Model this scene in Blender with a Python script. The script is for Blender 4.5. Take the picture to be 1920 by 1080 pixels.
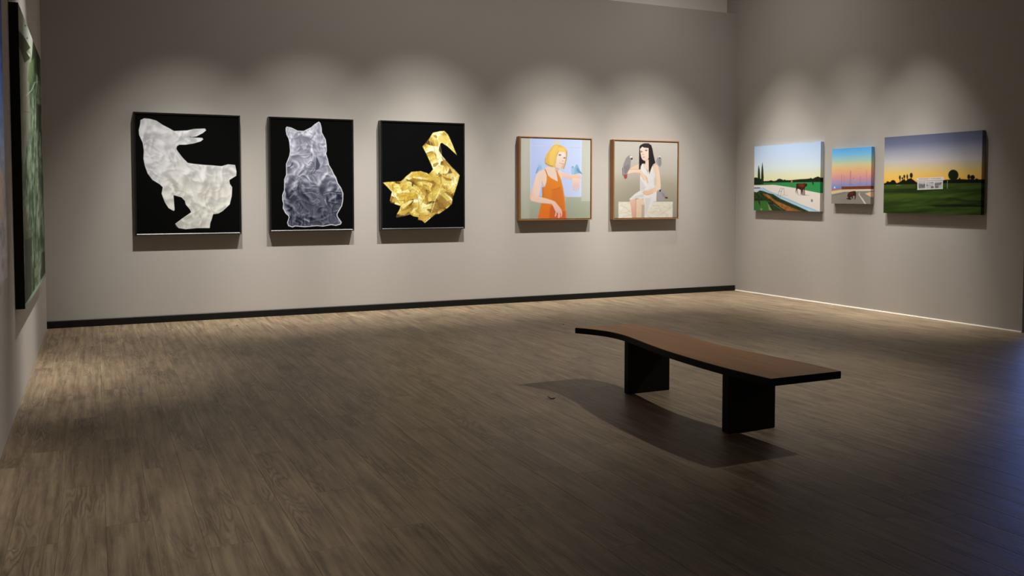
import bpy, math, random
import numpy as np
from mathutils import Vector, Matrix

# ------------------------------------------------------------------ clear
for o in list(bpy.data.objects):
    bpy.data.objects.remove(o, do_unlink=True)
scene = bpy.context.scene
col = scene.collection

# ------------------------------------------------------------------ camera
# f = 1672.7 px for a 1920 px wide frame; the photograph is cropped from a taller one,
# so its optical centre sits 100 px above the middle of the frame (lens shift).
FPX, CXP, CYP, CAMH = 1672.7, 960.0, 440.0, 1.45
PITCH = math.radians(2.482)
YAW = math.radians(25.053)
cam_d = bpy.data.cameras.new('camera')
cam_d.sensor_width = 36.0
cam_d.lens = FPX / 1920.0 * 36.0
cam_d.shift_y = -100.0 / 1920.0
cam_d.clip_end = 100
cam = bpy.data.objects.new('camera', cam_d)
cam.location = (0, 0, CAMH)
cam.rotation_euler = (math.pi / 2 - PITCH, 0, -YAW)
col.objects.link(cam)
scene.camera = cam

scene.view_settings.view_transform = 'Standard'
scene.view_settings.look = 'None'
scene.view_settings.gamma = 1.0
scene.view_settings.use_curve_mapping = False
scene.view_settings.exposure = 0.0

# world: faint light of the rest of the gallery behind the camera
w = bpy.data.worlds.new('world')
scene.world = w
w.use_nodes = True
w.node_tree.nodes['Background'].inputs[0].default_value = (1.0, 0.93, 0.84, 1)
w.node_tree.nodes['Background'].inputs[1].default_value = 0.09

# ------------------------------------------------------------------ room size (metres)
XL, XR, YB = -0.498, 8.90, 10.94       # left wall, right wall, back wall
ZTOP = 4.211                           # top of the back partition
YU = 11.20                             # upper wall behind the partition
YRE = 6.245                            # right wall ends here, an opening follows
ZC = 5.9
YF = -4.0
XO = 13.0                              # far side of the next room


def spot(name, loc, aim, power, size, blend=1.0, color=(1, .93, .85), soft=.04):
    d = bpy.data.lights.new(name, 'SPOT')
    d.energy = power
    d.spot_size = math.radians(size)
    d.spot_blend = blend
    d.color = color
    d.shadow_soft_size = soft
    o = bpy.data.objects.new(name, d)
    o.location = loc
    v = Vector(aim) - Vector(loc)
    o.rotation_euler = v.to_track_quat('-Z', 'Y').to_euler()
    col.objects.link(o)
    return o


WARM = (1.0, .965, .915)
# track spots: each lamp has its beam and a weak wide spill round it
def track(loc, aim, beam, spill, size=42, color=WARM, lift=.55):
    core = (aim[0], aim[1], aim[2] + lift)
    spot('track_spot', loc, core, beam * .60, size - 9, 1.0, color)
    spot('track_spot_field', loc, aim, beam * .56, size + 8, 1.0, color)
    spot('track_spot_spill', loc, aim, spill, 150, 1.0, color)


ZT = 5.2
for (xc, pw, sp, sz) in ((1.0, 960, 5, 40), (2.40, 860, 40, 40), (3.82, 1130, 55, 42), (5.77, 1080, 55, 42), (7.24, 1060, 45, 42)):
    track((xc, YB - 2.4, ZT), (xc, YB, .60 if xc > 2 else .15), pw, sp, sz, WARM, .25 if 2 < xc < 3 else .5)
# right wall
for (yc, pw, sp, ds, az) in ((9.80, 920, 30, 1.7, -.3), (8.62, 520, 20, 1.6, -.3), (7.60, 940, 2, 1.4, -.7)):
    track((XR - ds, yc, ZT), (XR, yc, az), pw, sp, 41 if ds > 1.5 else 35, WARM, .9)
# left wall
track((XL + 1.35, 8.15, ZT), (XL, 8.1, .4), 1000, 3, 36)
track((XL + 1.7, 3.9, ZT), (XL + .5, 3.9, 0), 290, 4)
spot('track_spot', (XL + 1.6, 5.0, ZT), (XL, 5.2, 1.9), 420, 30, 1.0, WARM)
# long-throw spot beside the end of the right wall: throws the bench shadow to the left
spot('track_spot', (8.35, 4.6, 5.12), (3.9, 6.0, 0), 700, 48, 1.0, WARM)
# blue glow of the video room past the end of the right wall
ad = bpy.data.lights.new('video_room_glow', 'AREA')
ad.shape = 'RECTANGLE'
ad.size, ad.size_y = 0.9, 2.2
ad.energy = 14
ad.spread = math.radians(110)
ad.color = (.22, .36, 1.0)
ao = bpy.data.objects.new('video_room_glow', ad)
ao.location = (10.45, 6.95, 1.25)
ao.rotation_euler = Vector((-.8, -.55, -.12)).to_track_quat('-Z', 'Y').to_euler()
col.objects.link(ao)


# ------------------------------------------------------------------ helpers
def lin(c):
    c = np.asarray(c, dtype=np.float64) / 255.0
    return np.where(c <= .04045, c / 12.92, ((c + .055) / 1.055) ** 2.4)


def L4(r, g, b):
    v = lin((r, g, b))
    return (float(v[0]), float(v[1]), float(v[2]), 1.0)


def tag(o, label=None, cat=None, group=None, kind=None):
    if label: o['label'] = label
    if cat: o['category'] = cat
    if group: o['group'] = group
    if kind: o['kind'] = kind
    return o


def link(name, me, mat=None, parent=None):
    o = bpy.data.objects.new(name, me)
    if mat is not None and me is not None:
        for m in (mat if isinstance(mat, (list, tuple)) else [mat]):
            me.materials.append(m)
    col.objects.link(o)
    if parent is not None:
        o.parent = parent
    return o


def empty(name, loc):
    o = bpy.data.objects.new(name, None)
    o.empty_display_size = .1
    o.location = loc
    col.objects.link(o)
    return o


def mesh(name, V, F):
    me = bpy.data.meshes.new(name)
    me.from_pydata([tuple(v) for v in V], [], F)
    me.update()
    return me


def box_mesh(name, a, b):
    x0, y0, z0 = a
    x1, y1, z1 = b
    V = [(x0, y0, z0), (x1, y0, z0), (x1, y1, z0), (x0, y1, z0), (x0, y0, z1), (x1, y0, z1), (x1, y1, z1), (x0, y1, z1)]
    F = [(0, 3, 2, 1), (4, 5, 6, 7), (0, 1, 5, 4), (1, 2, 6, 5), (2, 3, 7, 6), (3, 0, 4, 7)]
    return mesh(name, V, F)


# ------------------------------------------------------------------ materials
def new_mat(name):
    m = bpy.data.materials.new(name)
    m.use_nodes = True
    nt = m.node_tree
    return m, nt, nt.nodes['Principled BSDF']


def N(nt, t, **kw):
    n = nt.nodes.new(t)
    for k, v in kw.items():
        setattr(n, k, v)
    return n


def mixc(nt, a, b, fac, mode='MIX'):
    n = N(nt, 'ShaderNodeMix', data_type='RGBA', blend_type=mode)
    for i, s in ((0, fac), (6, a), (7, b)):
        if isinstance(s, (tuple, list, float, int)):
            n.inputs[i].default_value = s
        else:
            nt.links.new(s, n.inputs[i])
    return n.outputs[2]


def math_n(nt, op, a, b=None):
    n = N(nt, 'ShaderNodeMath', operation=op)
    for i, s in enumerate((a, b)):
        if s is None: continue
        if isinstance(s, (float, int)):
            n.inputs[i].default_value = s
        else:
            nt.links.new(s, n.inputs[i])
    return n.outputs[0]


def plaster(name, c, var=.05, rough=.75):
    m, nt, p = new_mat(name)
    tc = N(nt, 'ShaderNodeTexCoord')
    n1 = N(nt, 'ShaderNodeTexNoise')
    n1.inputs['Scale'].default_value = .9
    n1.inputs['Detail'].default_value = 5
    nt.links.new(tc.outputs['Object'], n1.inputs['Vector'])
    dark = tuple(x * (1 - var) for x in c[:3]) + (1,)
    lite = tuple(x * (1 + var) for x in c[:3]) + (1,)
    nt.links.new(mixc(nt, dark, lite, n1.outputs['Fac']), p.inputs['Base Color'])
    p.inputs['Roughness'].default_value = rough
    p.inputs['Specular IOR Level'].default_value = .25
    n2 = N(nt, 'ShaderNodeTexNoise')
    n2.inputs['Scale'].default_value = 140
    n2.inputs['Detail'].default_value = 3
    nt.links.new(tc.outputs['Object'], n2.inputs['Vector'])
    b = N(nt, 'ShaderNodeBump')
    b.inputs['Strength'].default_value = .06
    b.inputs['Distance'].default_value = .003
    nt.links.new(n2.outputs['Fac'], b.inputs['Height'])
    nt.links.new(b.outputs['Normal'], p.inputs['Normal'])
    return m


def plain(name, c, rough=.5, spec=.5, noise=0.12, scale=30):
    m, nt, p = new_mat(name)
    tc = N(nt, 'ShaderNodeTexCoord')
    n1 = N(nt, 'ShaderNodeTexNoise')
    n1.inputs['Scale'].default_value = scale
    n1.inputs['Detail'].default_value = 4
    nt.links.new(tc.outputs['Object'], n1.inputs['Vector'])
    dark = tuple(x * (1 - noise) for x in c[:3]) + (1,)
    lite = tuple(x * (1 + noise) for x in c[:3]) + (1,)
    nt.links.new(mixc(nt, dark, lite, n1.outputs['Fac']), p.inputs['Base Color'])
    p.inputs['Roughness'].default_value = rough
    p.inputs['Specular IOR Level'].default_value = spec
    return m


def wood(name, c0, c1, axis=1, rough=.45, spec=.4, fine=60):
    """plain straight-grained wood, grain along one object axis"""
    m, nt, p = new_mat(name)
    tc = N(nt, 'ShaderNodeTexCoord')
    mp = N(nt, 'ShaderNodeMapping')
    s = [fine, fine, fine]
    s[axis] = fine * .06
    mp.inputs['Scale'].default_value = s
    nt.links.new(tc.outputs['Object'], mp.inputs['Vector'])
    n1 = N(nt, 'ShaderNodeTexNoise')
    n1.inputs['Scale'].default_value = 1
    n1.inputs['Detail'].default_value = 6
    nt.links.new(mp.outputs[0], n1.inputs['Vector'])
    nt.links.new(mixc(nt, c0, c1, n1.outputs['Fac']), p.inputs['Base Color'])
    p.inputs['Roughness'].default_value = rough
    p.inputs['Specular IOR Level'].default_value = spec
    return m


PW_ = 0.186


def N_clamp(nt, v):
    n = N(nt, 'ShaderNodeClamp')
    nt.links.new(v, n.inputs[0])
    return n.outputs[0]


def plank_material():
    """weathered taupe oak; pc = position on the plank (x across, y along), pc.z = seed"""
    m, nt, p = new_mat('weathered_oak_plank')
    at = N(nt, 'ShaderNodeAttribute', attribute_name='pc')
    sx = N(nt, 'ShaderNodeSeparateXYZ')
    nt.links.new(at.outputs['Vector'], sx.inputs[0])
    oi = N(nt, 'ShaderNodeObjectInfo')
    seed = math_n(nt, 'ADD', math_n(nt, 'MULTIPLY', oi.outputs['Random'], 97.0), sx.outputs[2])
    x, y = sx.outputs[0], sx.outputs[1]

    def vec(kx, ky, ks, ax=0.0):
        c = N(nt, 'ShaderNodeCombineXYZ')
        nt.links.new(math_n(nt, 'ADD', math_n(nt, 'MULTIPLY', x, kx), ax), c.inputs[0])
        nt.links.new(math_n(nt, 'MULTIPLY', y, ky), c.inputs[1])
        nt.links.new(math_n(nt, 'MULTIPLY', seed, ks), c.inputs[2])
        return c.outputs[0]

    def noise(v, sc=1.0, det=4.0, rough=.55, dist=0.0):
        n = N(nt, 'ShaderNodeTexNoise')
        n.inputs['Scale'].default_value = sc
        n.inputs['Detail'].default_value = det
        n.inputs['Roughness'].default_value = rough
        n.inputs['Distortion'].default_value = dist
        nt.links.new(v, n.inputs['Vector'])
        return n.outputs['Fac']

    def ramp(f, pts):
        r = N(nt, 'ShaderNodeValToRGB')
        e = r.color_ramp.elements
        e[0].position, e[0].color = pts[0][0], pts[0][1]
        e[1].position, e[1].color = pts[-1][0], pts[-1][1]
        for q, cc in pts[1:-1]:
            k = e.new(q)
            k.color = cc
        nt.links.new(f, r.inputs[0])
        return r.outputs[0]

    # cathedral figure: contour bands of a long, low-frequency field
    field = noise(vec(8.5, .85, 1.7), 1.0, 2.5, .5)
    bands = math_n(nt, 'SINE', math_n(nt, 'MULTIPLY', field, 120.0))
    bands = math_n(nt, 'POWER', math_n(nt, 'ADD', math_n(nt, 'MULTIPLY', bands, .5), .5), 2.2)
    amount = ramp(noise(vec(5.0, 1.1, 3.1), 1.0, 2.0), [(.48, (0, 0, 0, 1)), (.66, (1, 1, 1, 1))])
    fibre = noise(vec(150, 5.0, 2.3), 1.0, 4.0, .6)
    streak = noise(vec(30, 1.6, 5.9), 1.0, 5.0, .62)
    blot = noise(vec(7, 2.6, 4.3), 1.0, 4.0, .6)
    fine = noise(vec(60, 20, 4.9), 1.0, 5.0, .72)

    base = ramp(streak, [(.30, L4(108, 92, 73)), (.50, L4(144, 126, 103)), (.72, L4(169, 149, 123))])
    c = mixc(nt, base, L4(74, 62, 52), math_n(nt, 'MULTIPLY', math_n(nt, 'MULTIPLY', bands, amount), .55))
    dk = ramp(blot, [(.50, (0, 0, 0, 1)), (.78, (1, 1, 1, 1))])
    c = mixc(nt, c, L4(70, 58, 48), math_n(nt, 'MULTIPLY', dk, .6))
    sp = ramp(fine, [(.60, (0, 0, 0, 1)), (.74, (1, 1, 1, 1))])
    c = mixc(nt, c, L4(62, 51, 42), math_n(nt, 'MULTIPLY', sp, .6))
    lt = ramp(fibre, [(.55, (0, 0, 0, 1)), (.8, (1, 1, 1, 1))])
    c = mixc(nt, c, L4(180, 160, 134), math_n(nt, 'MULTIPLY', lt, .45))
    # worn, paler long edges
    ed = math_n(nt, 'SUBTRACT', math_n(nt, 'ABSOLUTE', math_n(nt, 'SUBTRACT', x, PW_ / 2)), PW_ / 2 - .020)
    ed = N_clamp(nt, math_n(nt, 'MULTIPLY', ed, 55.0))
    wear = ramp(noise(vec(3.0, 1.6, 7.7), 1.0, 2.0), [(.45, (0, 0, 0, 1)), (.68, (1, 1, 1, 1))])
    c = mixc(nt, c, L4(184, 164, 138), math_n(nt, 'MULTIPLY', math_n(nt, 'MULTIPLY', ed, wear), .5))
    # plank-to-plank tone
    wn = N(nt, 'ShaderNodeTexWhiteNoise', noise_dimensions='1D')
    nt.links.new(seed, wn.inputs['W'])
    tone = math_n(nt, 'ADD', math_n(nt, 'MULTIPLY', wn.outputs['Value'], .08), .96)
    hv = N(nt, 'ShaderNodeHueSaturation')
    nt.links.new(tone, hv.inputs['Value'])
    hv.inputs['Saturation'].default_value = 1.05
    nt.links.new(c, hv.inputs['Color'])
    nt.links.new(hv.outputs[0], p.inputs['Base Color'])
    rr = math_n(nt, 'ADD', math_n(nt, 'MULTIPLY', streak, .22), .36)
    nt.links.new(rr, p.inputs['Roughness'])
    p.inputs['Specular IOR Level'].default_value = .38
    b = N(nt, 'ShaderNodeBump')
    b.inputs['Strength'].default_value = .25
    b.inputs['Distance'].default_value = .0015
    nt.links.new(math_n(nt, 'ADD', fibre, math_n(nt, 'MULTIPLY', bands, .3)), b.inputs['Height'])
    nt.links.new(b.outputs['Normal'], p.inputs['Normal'])
    return m


M = {}
M['wall'] = plaster('greige_wall_paint', L4(170, 164, 157))
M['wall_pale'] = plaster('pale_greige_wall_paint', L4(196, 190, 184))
M['upper'] = plaster('white_upper_wall_paint', L4(236, 230, 222))
M['ceil'] = plaster('grey_ceiling_paint', L4(165, 160, 153))
M['sub'] = plain('dark_underlay', L4(30, 26, 22), .9, .1)
M['black'] = plain('black_satin_board', L4(15, 14, 13), .5, .25)
M['trim'] = plain('white_trim_strip', L4(235, 228, 212), .5, .3)
M['frame'] = plain('black_lacquered_frame', L4(18, 18, 18), .34, .45)
M['oak'] = wood('brown_wood_frame', L4(118, 80, 46), L4(160, 114, 70), 2, .45, .35)
M['stretch'] = wood('stretcher_pine', L4(150, 120, 85), L4(180, 150, 110), 1)
M['darkedge'] = plain('dark_canvas_edge', L4(30, 32, 28), .7, .2)
M['benchtop'] = wood('walnut_bench_top', L4(122, 80, 44), L4(176, 124, 74), 1, .48, .3, 16)
M['benchdark'] = plain('black_stained_wood_edge_shade', L4(20, 17, 14), .6, .2)  # black legs; on the seat sides this colour stands in for shade
M['leaf'] = plain('dry_brown_leaf', L4(52, 36, 24), .8, .2)
M['plank'] = plank_material()
m, nt, p = new_mat('painted_canvas')
a = N(nt, 'ShaderNodeAttribute', attribute_name='paint')
nt.links.new(a.outputs['Color'], p.inputs['Base Color'])
p.inputs['Roughness'].default_value = .55
p.inputs['Specular IOR Level'].default_value = .04
M['paint'] = m


# ------------------------------------------------------------------ setting
def struct(name, a, b, mat):
    return tag(link(name, box_mesh(name, a, b), mat), kind='structure')


floor = struct('floor', (XL - .2, YF, -.15), (XO, YU + .2, -.010), M['sub'])
tag(floor, 'floor of long weathered taupe wood planks running towards the back wall')
struct('ceiling', (XL - .2, YF, ZC), (XO, YU + .2, ZC + .15), M['ceil'])
struct('wall_left', (XL - .2, YF, -.01), (XL, YU + .2, ZC), M['wall_pale'])
struct('wall_back', (XL, YB, -.01), (XR, YU, ZTOP), M['wall'])
struct('wall_upper', (XL, YU, ZTOP - .5), (XR, YU + .2, ZC), M['upper'])
struct('wall_right', (XR, YRE, -.01), (XR + .2, YU + .2, ZC), M['wall'])
struct('wall_far_right', (XO - .1, YF, -.01), (XO, YU + .2, ZC), M['wall'])
# black baseboard with a softened top edge
bb = [(0, 0), (-.016, 0), (-.016, .074), (-.012, .079), (0, .080)]
V = [(X, YB + d, z) for X in (XL, XR - .012) for d, z in bb]
k = len(bb)
F = [tuple(range(k))[::-1], tuple(range(k, 2 * k))] + [(i, (i + 1) % k, k + (i + 1) % k, k + i) for i in range(k)]
tag(link('baseboard_back', mesh('baseboard_back', V, F), M['black']), kind='structure')
# thin white strip where the right wall meets the floor
tr = [(0, 0), (-.012, 0), (-.011, .009), (0, .013)]
V = [(XR + d, Y, z) for Y in (YRE, YB - .016) for d, z in tr]
k = len(tr)
F = [tuple(range(k)), tuple(range(k, 2 * k))[::-1]] + [(i, k + i, k + (i + 1) % k, (i + 1) % k) for i in range(k)]
tag(link('trim_1', mesh('trim_1', V, F), M['trim']), kind='structure')

# ------------------------------------------------------------------ pixel <-> world
cw = np.array([math.sin(YAW) * math.cos(PITCH), math.cos(YAW) * math.cos(PITCH), -math.sin(PITCH)])
cr = np.array([math.cos(YAW), -math.sin(YAW), 0.0])
cu = np.cross(cr, cw)


def proj(P):
    v = np.asarray(P, dtype=np.float64) - np.array([0, 0, CAMH])
    z = v @ cw
    return CXP + FPX * (v @ cr) / z, CYP - FPX * (v @ cu) / z


def on_floor(px, py, z=0.0):
    d = cw * FPX + cr * (px - CXP) + cu * (CYP - py)
    return np.array([0, 0, CAMH]) + d * ((z - CAMH) / d[2])


# ------------------------------------------------------------------ floor planks
PW, PL, TH, CH = 0.186, 1.52, 0.009, 0.0013
x_seam = on_floor(101.5, 1080)[0]
rng = random.Random(7)


def plank_arrays(w, l, seed, ox=0.0, oy=0.0):
    g, CE = .0002, .0005
    x0, x1, y0, y1 = g, w - g, g, l - g
    V = [(x0, y0, -TH), (x1, y0, -TH), (x1, y1, -TH), (x0, y1, -TH),
         (x0, y0, -CH), (x1, y0, -CH), (x1, y1, -CH), (x0, y1, -CH),
         (x0 + CH, y0 + CE, 0), (x1 - CH, y0 + CE, 0), (x1 - CH, y1 - CE, 0), (x0 + CH, y1 - CE, 0)]
    F = [(0, 1, 5, 4), (1, 2, 6, 5), (2, 3, 7, 6), (3, 0, 4, 7), (4, 5, 9, 8), (5, 6, 10, 9), (6, 7, 11, 10), (7, 4, 8, 11), (8, 9, 10, 11)]
    PC = [(v[0], v[1] + 0.0, seed) for v in V]
    return [(v[0] + ox, v[1] + oy, v[2]) for v in V], F, PC


def plank_mesh(name, V, F, PC):
    me = mesh(name, V, F)
    a = me.attributes.new('pc', 'FLOAT_VECTOR', 'POINT')
    a.data.foreach_set('vector', np.array(PC, dtype=np.float32).ravel())
    return me


pieces = []
i0 = int(math.floor((XL - x_seam) / PW)) - 1
XPE = 11.0
for i in range(i0, int((XPE - x_seam) / PW) + 1):
    x0 = max(x_seam + i * PW, XL + .001)
    x1 = min(x_seam + (i + 1) * PW, XPE)
    if x1 - x0 < .02: continue
    y = -.2 - rng.random() * PL
    while y < YB - .02:
        y0, y1 = y, min(y + PL, YB - .001)
        y += PL
        if y1 < 0.0 or y1 - y0 < .01: continue
        # a row that runs under the right wall stops there
        xa, xb = x0, x1
        if y1 > YRE - .001 and xa >= XR - .001 + .2: pass
        pieces.append((xa, xb, y0, y1))


def vis_area(pc):
    xa, xb, y0, y1 = pc
    P = []
    for s in np.linspace(0, 1, 4):
        for t in np.linspace(0, 1, 7):
            P.append((xa + (xb - xa) * s, y0 + (y1 - y0) * t, 0))
    P = np.array(P)
    P = P[(P @ cw) > .6]
    if len(P) == 0: return 0
    px, py = proj(P)
    ins = ((px > 0) & (px < 1920) & (py > 0) & (py < 1080) & (P[:, 0] < XR)).sum() / 28.0
    if ins == 0: return 0
    cx_, cy_, d = (xa + xb) / 2, (y0 + y1) / 2, None
    d = max(.5, np.array([cx_, cy_, -CAMH]) @ cw)
    return ins * (xb - xa) * (y1 - y0) / d ** 3


pieces.sort(key=vis_area, reverse=True)
full = plank_mesh('floor_plank', *plank_arrays(PW, PL, 0.0))
full.materials.append(M['plank'])
SV, SF, SP = [], [], []
for n, (xa, xb, y0, y1) in enumerate(pieces):
    if n < 300 and vis_area((xa, xb, y0, y1)) > 0:
        if abs(xb - xa - PW) < 1e-5 and abs(y1 - y0 - PL) < 1e-5:
            o = bpy.data.objects.new('floor_plank', full)
            col.objects.link(o)
        else:
            o = link('floor_plank', plank_mesh('floor_plank_cut', *plank_arrays(xb - xa, y1 - y0, 0.0)), M['plank'])
        o.location = (xa, y0, 0)
        o.parent = floor
    else:
        v, f, pc = plank_arrays(xb - xa, y1 - y0, 3.0 + n * 1.37, xa, y0)
        b0 = len(SV)
        SV += v
        SF += [tuple(q + b0 for q in ff) for ff in f]
        SP += pc
tag(link('distant_floor_planks', plank_mesh('distant_floor_planks', SV, SF, SP), M['plank'], floor), kind='stuff')


# ------------------------------------------------------------------ painting tools
def Z(ox, oy, s):
    """points read off an enlarged view of the photograph -> photograph pixels"""
    return lambda pts: [(ox + x / s, oy + y / s) for x, y in pts]


def smooth_noise(x, y, sx, sy, seed):
    """value noise, vectorised"""
    r = np.random.RandomState(seed)
    T = r.rand(64, 64)
    u, v = x * sx + 1000, y * sy + 1000
    iu, iv = np.floor(u).astype(int), np.floor(v).astype(int)
    fu, fv = u - iu, v - iv
    fu, fv = fu * fu * (3 - 2 * fu), fv * fv * (3 - 2 * fv)
    g = lambda a, b: T[a % 64, b % 64]
    return (g(iu, iv) * (1 - fu) + g(iu + 1, iv) * fu) * (1 - fv) + (g(iu, iv + 1) * (1 - fu) + g(iu + 1, iv + 1) * fu) * fv


def fbm(x, y, s, seed, octv=4, ay=1.0):
    t, a, n = 0, 1.0, 0
    for o in range(octv):
        t = t + a * smooth_noise(x, y, s, s * ay, seed + o * 17)
        n += a
        a *= .55
        s *= 2.05
    return t / n


def facets(x, y, n, seed, box, slope=.05, stretch=None):
    """crumpled-foil field: random sites, each a tilted plane; returns shade 0..1-ish and distance to the crease"""
    r = np.random.RandomState(seed)
    x0, y0, x1, y1 = box
    sx = x0 + (x1 - x0) * r.rand(n)
    sy = y0 + (y1 - y0) * r.rand(n)
    ang = r.rand(n) * math.pi
    st = 1.0 + 1.6 * r.rand(n)
    base = r.rand(n)
    gx, gy = (r.rand(n) - .5) * slope, (r.rand(n) - .5) * slope
    best = np.full(x.shape, 1e9)
    sec = np.full(x.shape, 1e9)
    idx = np.zeros(x.shape, int)
    for i in range(n):
        dx, dy = x - sx[i], y - sy[i]
        c, s = math.cos(ang[i]), math.sin(ang[i])
        p, q = (dx * c + dy * s) / st[i], (-dx * s + dy * c)
        d = np.sqrt(p * p + q * q)
        m = d < best
        sec = np.where(m, best, np.minimum(sec, d))
        idx = np.where(m, i, idx)
        best = np.where(m, d, best)
    sh = base[idx] + gx[idx] * (x - sx[idx]) * 10 + gy[idx] * (y - sy[idx]) * 10
    return sh, sec - best


class Art:
    """colours of a flat picture, evaluated at the grid points of its canvas; drawing coordinates are photograph pixels"""

    def __init__(s, P, u, v):
        s.x, s.y = proj(P)
        s.u, s.v = u, v
        s.c = np.zeros((len(P), 3))

    def fill(s, c):
        s.c[:] = c

    def vgrad(s, stops, by=None):
        t = s.v if by is None else by
        xs = [q for q, _ in stops]
        for k in range(3):
            s.c[:, k] = np.interp(t, xs, [cc[k] for _, cc in stops])

    def _paint(s, idx, al, c):
        if callable(c):
            c = c(s.x[idx], s.y[idx])
        c = np.asarray(c, dtype=float)
        s.c[idx] = s.c[idx] * (1 - al[:, None]) + c * al[:, None]

    def sd(s, pts, idx):
        x, y = s.x[idx], s.y[idx]
        p = np.array(pts, dtype=float)
        q = np.roll(p, -1, axis=0)
        d = np.full(x.shape, 1e9)
        ins = np.zeros(x.shape, bool)
        for (ax, ay), (bx, by) in zip(p, q):
            ex, ey = bx - ax, by - ay
            L = ex * ex + ey * ey + 1e-12
            t = np.clip(((x - ax) * ex + (y - ay) * ey) / L, 0, 1)
            d = np.minimum(d, (x - ax - t * ex) ** 2 + (y - ay - t * ey) ** 2)
            cnd = (ay > y) != (by > y)
            with np.errstate(divide='ignore', invalid='ignore'):
                xi = ax + (y - ay) / (by - ay if by != ay else 1e-12) * ex
            ins ^= cnd & (x < xi)
        d = np.sqrt(d)
        return np.where(ins, d, -d)

    def near(s, pts, pad):
        p = np.array(pts)
        return np.nonzero((s.x > p[:, 0].min() - pad) & (s.x < p[:, 0].max() + pad) & (s.y > p[:, 1].min() - pad) & (s.y < p[:, 1].max() + pad))[0]

    def poly(s, pts, c, soft=.6, op=1.0, grow=0.0):
        i = s.near(pts, soft + grow + 1)
        if len(i) == 0: return i
        d = s.sd(pts, i) + grow
        s._paint(i, op * np.clip(.5 + d / (2 * soft), 0, 1), c)
        return i

    def line(s, pts, wd, c, soft=.35, op=1.0):
        i = s.near(pts, wd + soft + 1)
        if len(i) == 0: return
        x, y = s.x[i], s.y[i]
        d = np.full(x.shape, 1e9)
        for (ax, ay), (bx, by) in zip(pts[:-1], pts[1:]):
            ex, ey = bx - ax, by - ay
            L = ex * ex + ey * ey + 1e-12
            t = np.clip(((x - ax) * ex + (y - ay) * ey) / L, 0, 1)
            d = np.minimum(d, (x - ax - t * ex) ** 2 + (y - ay - t * ey) ** 2)
        d = wd / 2 - np.sqrt(d)
        s._paint(i, op * np.clip(.5 + d / (2 * soft), 0, 1), c)

    def ell(s, cx, cy, rx, ry, c, soft=.4, op=1.0):
        i = s.near([(cx - rx, cy - ry), (cx + rx, cy + ry)], 2 + soft)
        if len(i) == 0: return
        q = np.sqrt(((s.x[i] - cx) / rx) ** 2 + ((s.y[i] - cy) / ry) ** 2)
        d = (1 - q) * min(rx, ry)
        s._paint(i, op * np.clip(.5 + d / (2 * soft), 0, 1), c)


def canvas_mesh(name, corner, du, dv, nu, nv, draw, wrap=0.0, nrm=None, gain=1.0):
    """grid of nu x nv cells from the top left corner; du to the right, dv downwards; draw(art) colours it.
    wrap > 0 folds the picture round the four sides of the stretcher (nrm = outward normal)."""
    corner, du, dv = (np.array(t, dtype=float) for t in (corner, du, dv))
    uu, vv = np.meshgrid(np.linspace(0, 1, nu + 1), np.linspace(0, 1, nv + 1))
    u, v = uu.ravel(), vv.ravel()
    P = corner + u[:, None] * du + v[:, None] * dv
    art = Art(P, u, v)
    draw(art)
    C = lin(np.clip(art.c, 0, 255)) * gain
    C = C * .94 + .06 * C.mean(1, keepdims=True)
    C = np.clip(C, 0, .9)
    idx = np.arange((nu + 1) * (nv + 1)).reshape(nv + 1, nu + 1)
    # order so that the normal is du x (-dv) = outward
    Fq = np.stack([idx[1:, :-1], idx[1:, 1:], idx[:-1, 1:], idx[:-1, :-1]], -1).reshape(-1, 4)
    if wrap > 0:
        nrm = np.array(nrm, dtype=float)
        Vs, Cs, Fs, base = [P], [C], [Fq], len(P)
        for line_, flip in ((idx[0, :], False), (idx[-1, :], True), (idx[:, 0], True), (idx[:, -1], False)):
            Pa, Ca = P[line_], C[line_]
            Vs += [Pa, Pa - nrm * wrap]
            Cs += [Ca, Ca]
            n_ = len(line_)
            a = np.arange(n_ - 1) + base
            q = np.stack([a, a + 1, a + 1 + n_, a + n_], -1)
            Fs.append(q[:, ::-1] if flip else q)
            base += 2 * n_
        P, C, Fq = np.concatenate(Vs), np.concatenate(Cs), np.concatenate(Fs)
    me = bpy.data.meshes.new(name)
    me.vertices.add(len(P))
    me.vertices.foreach_set('co', P.astype(np.float32).ravel())
    me.loops.add(len(Fq) * 4)
    me.loops.foreach_set('vertex_index', Fq.astype(np.int32).ravel())
    me.polygons.add(len(Fq))
    me.polygons.foreach_set('loop_start', np.arange(0, len(Fq) * 4, 4, dtype=np.int32))
    me.update(calc_edges=True)
    at = me.color_attributes.new('paint', 'FLOAT_COLOR', 'POINT')
    at.data.foreach_set('color', np.concatenate([C, np.ones((len(C), 1))], 1).astype(np.float32).ravel())
    me.materials.append(M['paint'])
    return me


def place(o, root):
    """parent keeping the world coordinates the mesh was built in"""
    o.parent = root
    o.matrix_parent_inverse = Matrix.Translation(-Vector(root.location))


def rails(root, x0, x1, z0, z1, y_wall, prof, mat, name='frame_rail'):
    """four mitred rails; prof = closed list of (inset from the outer edge, distance off the wall)"""
    A = [(x0, z0), (x1, z0), (x1, z1), (x0, z1)]
    inw = [(1, 1), (-1, 1), (-1, -1), (1, -1)]
    for s in range(4):
        e = (s + 1) % 4
        V = []
        for q in (s, e):
            V += [(A[q][0] + inw[q][0] * a, y_wall - d, A[q][1] + inw[q][1] * a) for a, d in prof]
        k = len(prof)
        F = [tuple(range(k)), tuple(range(k, 2 * k))[::-1]] + [(i, k + i, k + (i + 1) % k, (i + 1) % k) for i in range(k)]
        me = mesh(name, V, F)
        import bmesh
        bm = bmesh.new()
        bm.from_mesh(me)
        bmesh.ops.recalc_face_normals(bm, faces=bm.faces)
        bm.to_mesh(me)
        bm.free()
        place(link(name, me, mat), root)


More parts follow.
